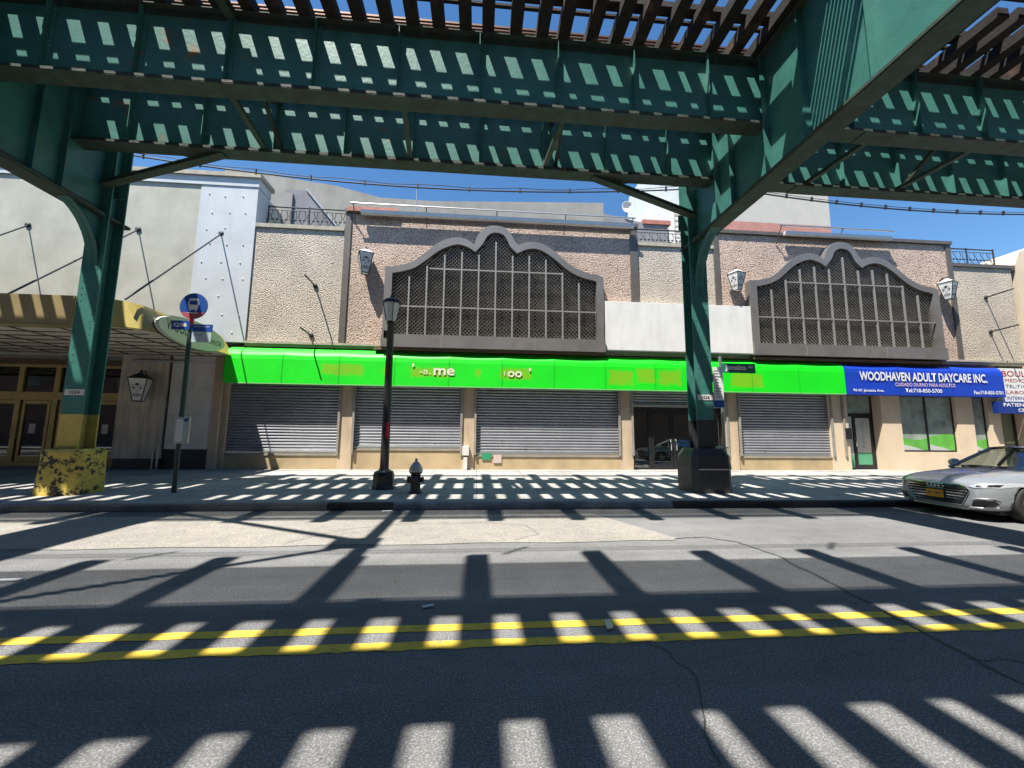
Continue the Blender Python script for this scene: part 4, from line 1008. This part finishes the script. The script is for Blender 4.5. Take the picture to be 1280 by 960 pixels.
# ================================================================== STREET FURNITURE
lp = thing('street_lamp', 'black street lamp post with frosted lantern standing by the kerb', 'street lamp', (-2.37, 10.88, .17))
X, Y = -2.37, 10.88
mb = MB(); mb.lathe([(.30, .16), (.30, .22), (.27, .26), (.27, .52), (.24, .60), (.13, .66), (.12, .70)], (X, Y, 0), 8, ang=PI/8, smooth=False); mb.build('base', BLK, lp, bevel=.01)
mb = MB(); mb.lathe([(.115, .68), (.10, 2.5), (.088, 4.45), (.11, 4.47), (.11, 4.55)], (X, Y, 0), 12); mb.build('post', BLK, lp)
bx('sticker', RED, lp, X+.02, X+.10, Y-.125, Y-.118, 1.45, 1.85)
mb = MB(); mb.lathe([(.10, 4.56), (.13, 4.60), (.215, 5.02), (.215, 5.05)], (X, Y, 0), 8, ang=PI/8, smooth=False); mb.build('lens', LENS, lp)
mb = MB(); mb.lathe([(.245, 5.05), (.25, 5.09), (.19, 5.15), (.12, 5.19), (.05, 5.21), (.05, 5.26), (.02, 5.32)], (X, Y, 0), 12)
for k in range(4):
    a = PI/8+k*PI/2; mb.tube([(X+.135*math.cos(a), Y+.135*math.sin(a), 4.56), (X+.225*math.cos(a), Y+.225*math.sin(a), 5.06)], .012, 5)
mb.build('lamp_cap', BLK, lp)
bx('outlet_box', BLK, lp, X-.17, X-.10, Y-.05, Y+.05, 4.1, 4.3)

hy = thing('fire_hydrant', 'black fire hydrant with silver cap on the sidewalk beside the lamp post', 'fire hydrant', (-1.46, 10.15, .16))
X, Y = -1.46, 10.15
mb = MB(); mb.lathe([(.17, .16), (.17, .20), (.125, .21), (.12, .26), (.115, .62), (.15, .63), (.15, .67)], (X, Y, 0), 16); mb.build('barrel', HYD, hy)
mb = MB(); mb.lathe([(.165, .67), (.165, .70), (.15, .76), (.11, .84), (.06, .90), (.035, .91), (.03, .98), (.01, .985)], (X, Y, 0), 16); mb.build('bonnet', HYDS, hy)
mb = MB(); mb.lathe([(.075, -.20), (.075, -.13), (.06, -.12), (.06, 0)], (X, Y, .48), 12, axis='x'); mb.lathe([(.055, .12), (.065, .13), (.065, .19), (.03, .2)], (X, Y, .48), 12, axis='x'); mb.lathe([(.03, -.24), (.085, -.2), (.085, -.13), (.07, -.1)], (X, Y, .5), 12, axis='y'); mb.build('nozzle', HYD, hy)

bs = thing('bus_stop_sign', 'bus stop pole with round blue bus sign and route panel standing near the kerb', 'bus stop sign', (-6.98, 10.28, .17))
X, Y = -6.98, 10.28
POLE = mat('pole_dark_green', (.02, .05, .045), .5, var=.15)
mb = MB(); mb.tube([(X, Y, .15), (X-.02, Y, 4.15)], .05, 10); mb.build('pole', POLE, bs)
mb = MB(); mb.tube([(X-.02, Y, 4.1), (X-.02, Y, 4.35)], .055, 8); mb.build('red_collar', RED, bs)
cx, cz = X+.02, 4.62
def disc(y, r, m, name, squash=1, z0=None):
    n = 32; mb = MB(); mb.prism([(cx+r*math.cos(2*PI*k/n), cz+r*squash*math.sin(2*PI*k/n)) for k in range(n)], y, y+.01); return mb.build(name, m, bs)
disc(Y-.03, .325, mat('sign_rim', (.10, .14, .2), .4), 'rim'); disc(Y-.036, .31, BLUES, 'disc')
n = 24; mb = MB(); mb.prism([(cx+.31*math.cos(a), cz+.31*math.sin(a)) for a in [PI+.55+(PI-1.1)*k/n for k in range(n+1)]], Y-.040, Y-.037); mb.build('red_segment', mat('sign_red_band', (.45, .08, .10), .5), bs)
mb = MB()   # bus pictogram
def rrect(x0, x1, z0, z1, r=.03):
    return [(x0+r, z0), (x1-r, z0), (x1, z0+r), (x1, z1-r), (x1-r, z1), (x0+r, z1), (x0, z1-r), (x0, z0+r)]
mb.prism(rrect(cx-.11, cx+.11, cz-.09, cz+.19), Y-.044, Y-.041)
mb.box(cx-.13, cx-.115, Y-.044, Y-.041, cz+.02, cz+.1); mb.box(cx+.115, cx+.13, Y-.044, Y-.041, cz+.02, cz+.1)
mb.box(cx-.09, cx-.05, Y-.044, Y-.041, cz-.13, cz-.09); mb.box(cx+.05, cx+.09, Y-.044, Y-.041, cz-.13, cz-.09)
mb.build('bus_pictogram', WHT, bs)
mb = MB(); mb.prism(rrect(cx-.09, cx+.09, cz+.03, cz+.13, .015), Y-.048, Y-.0445); mb.build('pictogram_windscreen', BLUES, bs)
bx('pictogram_bar', WHT, bs, cx-.12, cx+.12, Y-.044, Y-.041, cz-.185, cz-.165)
bx('route_panel', BLUES, bs, (X-.42, X-.01, Y-.06, Y-.045, 4.02, 4.24), (X+.05, X+.52, Y-.06, Y-.045, 3.98, 4.16))
bx('route_panel_backing', mat('panel_pale', (.45, .55, .6), .5), bs, X+.06, X+.50, Y-.055, Y-.045, 3.72, 3.975)
text('Q56', 'route_number', WHT, bs, X-.22, Y-.064, 4.13, .30, .11, bold=.03)
text('JAMAICA AV', 'route_text', WHT, bs, X+.28, Y-.064, 4.10, .36, .04)
text('96 ST', 'route_text', LET, bs, X+.2, Y-.059, 3.90, .2, .04)
sc = bx('schedule_box', GALV, bs, X-.06, X+.24, Y-.10, Y-.03, 1.3, 1.92, bevel=.01)
bx('timetable', PAPER, sc, X-.03, X+.11, Y-.106, Y-.101, 1.36, 1.86); bx('route_map', mat('map_tint', (.35, .45, .42), .5, var=.3, vscale=20), sc, X+.12, X+.22, Y-.106, Y-.101, 1.36, 1.80); bx('map_header', BLUES, sc, X+.12, X+.22, Y-.106, Y-.101, 1.81, 1.88)
mb = MB()
for k in range(14): mb.box(X-.02, X+.02+random.uniform(.03, .08), Y-.1085, Y-.1065, 1.39+k*.033, 1.395+k*.033)
mb.build('timetable_lines', LET, sc)

ss = thing('street_sign', 'green Jamaica Av street sign on a thin grey pole behind the right column', 'street sign', (6.66, 10.6, .17))
X, Y = 6.66, 10.6
mb = MB(); mb.tube([(X, Y, .16), (X-.0, Y, 3.78)], .04, 8); mb.build('pole', GALV, ss)
bx('name_blade', STG, ss, X+.03, X+1.0, Y-.03, Y-.018, 3.32, 3.59); text('Jamaica', 'blade_text', WHT, ss, X+.42, Y-.034, 3.455, .62, .19, bold=.05); text('Av', 'blade_text', WHT, ss, X+.86, Y-.034, 3.50, .15, .09, bold=.02)
bx('cross_blade', STG, ss, X-.33, X-.04, Y-.02, Y+.0, 3.07, 3.27); text('96', 'blade_text', WHT, ss, X-.18, Y-.024, 3.17, .11, .10)
yb_ = thing('yellow_litter_box', 'worn yellow metal box standing on the sidewalk behind the black guard block', 'box', (6.65, 11.0, .17))
bx('body', YCOL, yb_, 6.46, 6.84, 10.75, 11.2, .17, 1.25, bevel=.03); bx('lid', GALV, yb_, 6.44, 6.86, 10.73, 11.22, 1.252, 1.29, bevel=.01)

# litter on the road
def litter(name, x, y, l, w_, rot, m, label):
    mb = MB(); c_, s_ = math.cos(rot), math.sin(rot); vs = []
    for z in (.006, .02):
        for a, b in ((-l,-w_),(l,-w_*.6),(l,w_),(-l,w_*.8)): vs.append((x+a*c_-b*s_, y+a*s_+b*c_, z+random.uniform(0,.006)))
    mb.add(vs, [(0,3,2,1),(4,5,6,7),(0,1,5,4),(1,2,6,5),(2,3,7,6),(3,0,4,7)]); tag(mb.build(name, m), label, 'litter')
litter('paper_scrap', -5.0, 4.95, .2, .03, .05, PAPER, 'flattened white paper scrap on the road at the left')
litter('metal_can', 1.13, 3.55, .03, .09, -.15, GALV, 'crushed grey can on the upper yellow line')
litter('paper_scrap', -.42, 4.02, .05, .02, .3, PAPER, 'tiny white scrap in the shadow above the yellow lines')
litter('paper_scrap', -1.8, 8.7, .1, .05, .1, PAPER, 'white wrapper in the gutter below the lamp post')

# ================================================================== CAR
CX0, CY = 9.58, 7.95
car = thing('parked_car', 'silver grey four-door sedan parked along the kerb at the right edge', 'car', (CX0+2.4, CY, 0))
def ringp(w_, zb, zt, crown, tuck=.0):
    """closed section, y half-width w_, from bottom to top, symmetric"""
    h = zt-zb
    half = [(0, zb), (w_*.80, zb), (w_*.965, zb+.06*h+.02), (w_*1.0, zb+.36*h), (w_*.995, zb+.62*h), (w_*.955, zb+.84*h), (w_*.86, zb+.955*h), (w_*.62, zt+crown*.5), (w_*.3, zt+crown*.9), (0, zt+crown)]
    return half
STN = [(0.02, .56, .26, .66, .0), (.05, .70, .22, .715, .0), (.11, .80, .19, .76, .01), (.22, .865, .18, .80, .02), (.42, .90, .18, .835, .03), (.75, .918, .18, .865, .035), (1.1, .925, .18, .90, .04), (1.45, .925, .18, .935, .035), (1.9, .92, .18, .95, .03), (2.6, .92, .18, .955, .03), (3.4, .925, .18, .965, .03), (4.0, .92, .19, .985, .03), (4.4, .90, .21, .985, .03), (4.65, .84, .25, .95, .02), (4.78, .72, .32, .90, .01)]
mb = MB(); vs = []; rings = []
for s_, w_, zb, zt, cr in STN:
    hf = ringp(w_, zb, zt, cr); full = hf+[(-y, z) for y, z in hf[-2:0:-1]]
    rings.append(len(full)); vs += [(CX0+s_, CY+y, z) for y, z in full]
m_ = rings[0]
mb.add(vs, [(i*m_+k, i*m_+(k+1)%m_, (i+1)*m_+(k+1)%m_, (i+1)*m_+k) for i in range(len(STN)-1) for k in range(m_)]+[tuple(range(m_)), tuple(range(len(vs)-m_, len(vs)))], True)
body = mb.build('body', CARP, car)
# wheel-arch cut outs
sub = body.modifiers.new('subd', 'SUBSURF'); sub.levels = 2; sub.render_levels = 2
cut = MB()
for wx in (.88, 3.80):
    for sgn in (-1, 1): cut.lathe([(.375, 0), (.375, .5)] if sgn > 0 else [(.375, -.5), (.375, 0)], (CX0+wx, CY+sgn*.60, .335), 32, axis='y')
cutter = cut.build('cutter', BPLA, car)
dg = bpy.context.evaluated_depsgraph_get()
bme = bpy.data.meshes.new_from_object(body.evaluated_get(dg)); body.modifiers.clear(); body.data = bme
bm = body.modifiers.new('arches', 'BOOLEAN'); bm.object = cutter; bm.solver = 'EXACT'
bpy.context.view_layer.update(); dg = bpy.context.evaluated_depsgraph_get()
cutme = bpy.data.meshes.new_from_object(body.evaluated_get(dg)); body.modifiers.clear()
bvh = BVHTree.FromPolygons([v.co+wloc(car) for v in bme.vertices], [tuple(p.vertices) for p in bme.polygons])
body.data = cutme; bpy.data.objects.remove(cutter)
for p in body.data.polygons: p.use_smooth = True
def frontdecal(name, poly, m, off=.008, step=.02, parent=car, smooth_=True):
    """sheet laid on the nose: 2D outline in (y, z) cast along +X"""
    ys = [p[0] for p in poly]; zs = [p[1] for p in poly]
    def inside(y, z):
        c_ = False; n_ = len(poly)
        for i in range(n_):
            (a, b), (c2, d2) = poly[i], poly[(i+1) % n_]
            if (b > z) != (d2 > z) and y < (c2-a)*(z-b)/(d2-b)+a: c_ = not c_
        return c_
    mb = MB(); y = min(ys); pts = {}
    ny = int((max(ys)-min(ys))/step)+1; nz = int((max(zs)-min(zs))/step)+1
    for i in range(ny+1):
        for j in range(nz+1):
            yy = min(ys)+i*step; zz = min(zs)+j*step
            h = bvh.ray_cast(Vector((CX0-2, yy, zz)), Vector((1, 0, 0)))
            if h[0] is not None: pts[i, j] = h[0]+Vector((-off, 0, 0))+h[1]*off*.6
    for i in range(ny):
        for j in range(nz):
            if inside(min(ys)+(i+.5)*step, min(zs)+(j+.5)*step) and all(q in pts for q in ((i,j),(i+1,j),(i+1,j+1),(i,j+1))):
                mb.add([pts[i,j], pts[i+1,j], pts[i+1,j+1], pts[i,j+1]], [(0,1,2,3)], smooth_)
    o = mb.build(name, m, parent)
    return o
def M_(poly, s): return [(CY+s*(y), z) for y, z in poly]
gp = [(-.52, .64), (-.58, .56), (-.44, .29), (.44, .29), (.58, .56), (.52, .64), (.44, .67), (-.44, .67)]
gr = frontdecal('grille', M_(gp, 1), BPLA, .006, .0075)
for k, z in enumerate((.33, .385, .44, .495, .55, .605, .645)):
    hw = .44+.14*min(1, (z-.29)/.27) if z < .57 else .58-.6*(z-.56)
    frontdecal('grille_bar', M_([(-hw+.02, z), (hw-.02, z), (hw-.02, z+.020), (-hw+.02, z+.020)], 1), CHR, .018, .005)
def outline(pts, w_, m, name, off=.016):
    mb = MB(); P_ = []
    for y, z in pts:
        h = bvh.ray_cast(Vector((CX0-2, CY+y, z)), Vector((1, 0, 0)))
        if h[0] is not None: P_.append(h[0]+Vector((-off, 0, 0)))
    mb.tube(P_, w_, 6); return mb.build(name, m, car)
outline(gp+[gp[0]], .011, CHR, 'grille_surround')
# four interlocked rings
for k in range(4):
    yc = -.105+k*.07; pts = [(yc+.046*math.cos(2*PI*i/16), .612+.046*math.sin(2*PI*i/16)) for i in range(17)]
    outline(pts, .009, CHR, 'ring_emblem', .032)
bx('licence_plate', AMB, car, CX0-.035, CX0-.02, CY-.16, CY+.16, .38, .53)
bx('plate_frame', BPLA, car, CX0-.0195, CX0+.05, CY-.18, CY+.18, .36, .55)
Rp = Matrix(((0, 1, 0), (-1, 0, 0), (0, 0, 1)))
text('JKL 4823', 'plate_text', NAVY, car, CX0-.037, CY, .455, .25, .06, rotm=Rp, bold=.02)
for s in (-1, 1):
    hl = frontdecal('headlight', M_([(.56, .665), (.64, .635), (.86, .65), (.905, .69), (.89, .745), (.72, .725)], s), HLG, .008, .006)
    frontdecal('headlight_lens', M_([(.67, .66), (.73, .66), (.73, .69), (.67, .69)], s), BPLA, .012, .005)
    frontdecal('headlight_lens', M_([(.78, .665), (.85, .67), (.85, .71), (.78, .705)], s), BPLA, .012, .005)
    frontdecal('air_intake', M_([(.60, .34), (.58, .28), (.82, .30), (.86, .36), (.84, .42), (.66, .40)], s), BPLA, .008, .006)
    outline([(s*.56, .262), (s*.70, .265), (s*.84, .285)], .014, ALU, 'intake_trim', .022)
    outline([(s*.62, .425), (s*.75, .445), (s*.85, .45), (s*.87, .42)], .010, ALU, 'intake_trim', .022)
outline([(-.5, .215), (-.25, .208), (0, .205), (.25, .208), (.5, .215)], .014, CHR, 'chin_trim')
bx('underbody', BPLA, car, CX0+.35, CX0+4.5, CY-.78, CY+.78, .14, .26)
# greenhouse
def gh(s_, hw, z): return [(CX0+s_, CY-hw, z), (CX0+s_, CY+hw, z)]
B0, B1 = gh(1.32, .74, .935), gh(4.15, .74, .985)         # belt front/rear
A0, A1 = gh(2.18, .56, 1.365), gh(3.35, .56, 1.375)       # roof front/rear
BM0, BM1 = gh(1.75, .85, .94), gh(3.9, .84, .98)
MID = gh(2.75, .58, 1.405)
wsx = [B0[0], B0[1], A0[1], A0[0]]
def pane(name, pts): 
    mb = MB(); mb.add(pts, [tuple(range(len(pts)))]); return mb.build(name, CABG, car)
pane('windscreen', wsx); pane('rear_window', [B1[0], A1[0], A1[1], B1[1]])
for i in (0, 1):
    pane('side_window', [BM0[i], BM1[i], (BM1[i][0]-.25, A1[i][1], 1.36), MID[i], A0[i]])
    pane('quarter_light', [B0[i], BM0[i], A0[i]])
mb = MB()
roof = []
for t in range(7):
    s_ = 2.12+(3.42-2.12)*t/6; z = 1.375+.035*math.sin(PI*t/6)
    roof.append([(CX0+s_, CY+.60*u, z+.03*(1-u*u)-(.02 if abs(u) == 1 else 0)) for u in (-1, -.66, -.33, 0, .33, .66, 1)])
vs = [p for r_ in roof for p in r_]
mb.add(vs, [(i*7+k, i*7+k+1, (i+1)*7+k+1, (i+1)*7+k) for i in range(6) for k in range(6)], True)
mb.build('roof', CARP, car)
for i in (0, 1):
    mb = MB(); mb.tube([B0[i], A0[i]], [.04, .035], 8); mb.build('windscreen_pillar', CARP, car)
    mb = MB(); mb.tube([A0[i], (MID[i][0], MID[i][1]-(.02 if i == 0 else -.02), 1.40), A1[i], BM1[i], B1[i]], .03, 8); mb.tube([(CX0+2.72, BM0[i][1], .95), (CX0+2.85, MID[i][1], 1.39)], .035, 6); mb.build('roof_rail', BPLA if i == 1 else CARP, car)
    s = -1 if i == 0 else 1
    mb = MB(); mb.lathe([(.03, -.1), (.085, -.06), (.095, .02), (.06, .09)], (CX0+1.78, CY+s*1.0, 1.02), 10, axis='y'); mb.build('wing_mirror', CARP, car)
bx('cabin_floor', SEAT, car, CX0+1.4, CX0+4.1, CY-.8, CY+.8, .90, .925)
bx('dashboard', SEAT, car, CX0+1.55, CX0+1.9, CY-.7, CY+.7, .925, .985, bevel=.02)
for sx_, sy_ in ((2.75, -.38), (2.75, .38), (3.6, -.35), (3.6, .35)):
    mb = MB(); mb.box(CX0+sx_, CX0+sx_+.14, CY+sy_-.22, CY+sy_+.22, .925, 1.16); mb.box(CX0+sx_+.02, CX0+sx_+.12, CY+sy_-.12, CY+sy_+.12, 1.16, 1.30); mb.build('seat', SEAT, car, bevel=.03)
mb = MB(); n = 20; vs = []
wc = Vector((CX0+2.05, CY-.36, 1.02)); mb.tube([wc+Vector((.05*math.sin(2*PI*k/n)*-1, .18*math.cos(2*PI*k/n), .17*math.sin(2*PI*k/n))) for k in range(n+1)], .014, 6, False); mb.build('steering_wheel', BPLA, car)
def wheel(wx, s):
    c = (CX0+wx, CY+s*.81, .335)
    mb = MB(); mb.lathe([(.24, -.10), (.31, -.115), (.33, -.10), (.335, -.05), (.335, .05), (.33, .10), (.31, .115), (.24, .10)], c, 36, axis='y'); wt = mb.build('wheel', RUB, car)
    mb = MB(); yo = c[1]+s*.105
    mb.lathe([(.25, -.09), (.25, .09), (.235, .095), (.22, .08), (.22, -.09)] , c, 36, axis='y')
    for k in range(5):
        a = 2*PI*k/5+.3
        for d_ in (-.13, .13):
            mb.beam((c[0]+.05*math.cos(a), yo-s*.015, c[2]+.05*math.sin(a)), (c[0]+.232*math.cos(a+d_), yo-s*.02, c[2]+.232*math.sin(a+d_)), .028, .03)
    mb.lathe([(.06, -.03), (.06, .01)] if s > 0 else [(.06, -.01), (.06, .03)], (c[0], yo-s*.01, c[2]), 16, axis='y')
    mb.build('rim', ALU, wt)
    mb = MB(); mb.lathe([(.219, -.02), (.219, .0)], (c[0], c[1]+s*.04, c[2]), 24, axis='y'); mb.build('hub_shadow', BPLA, wt)
for wx in (.88, 3.80):
    for s in (-1, 1): wheel(wx, s)
bx('wheel_well', BPLA, car, (CX0+.45, CX0+1.31, CY-.62, CY+.62, .2, .70), (CX0+3.37, CX0+4.23, CY-.62, CY+.62, .2, .70))

print('objects', len(bpy.data.objects))
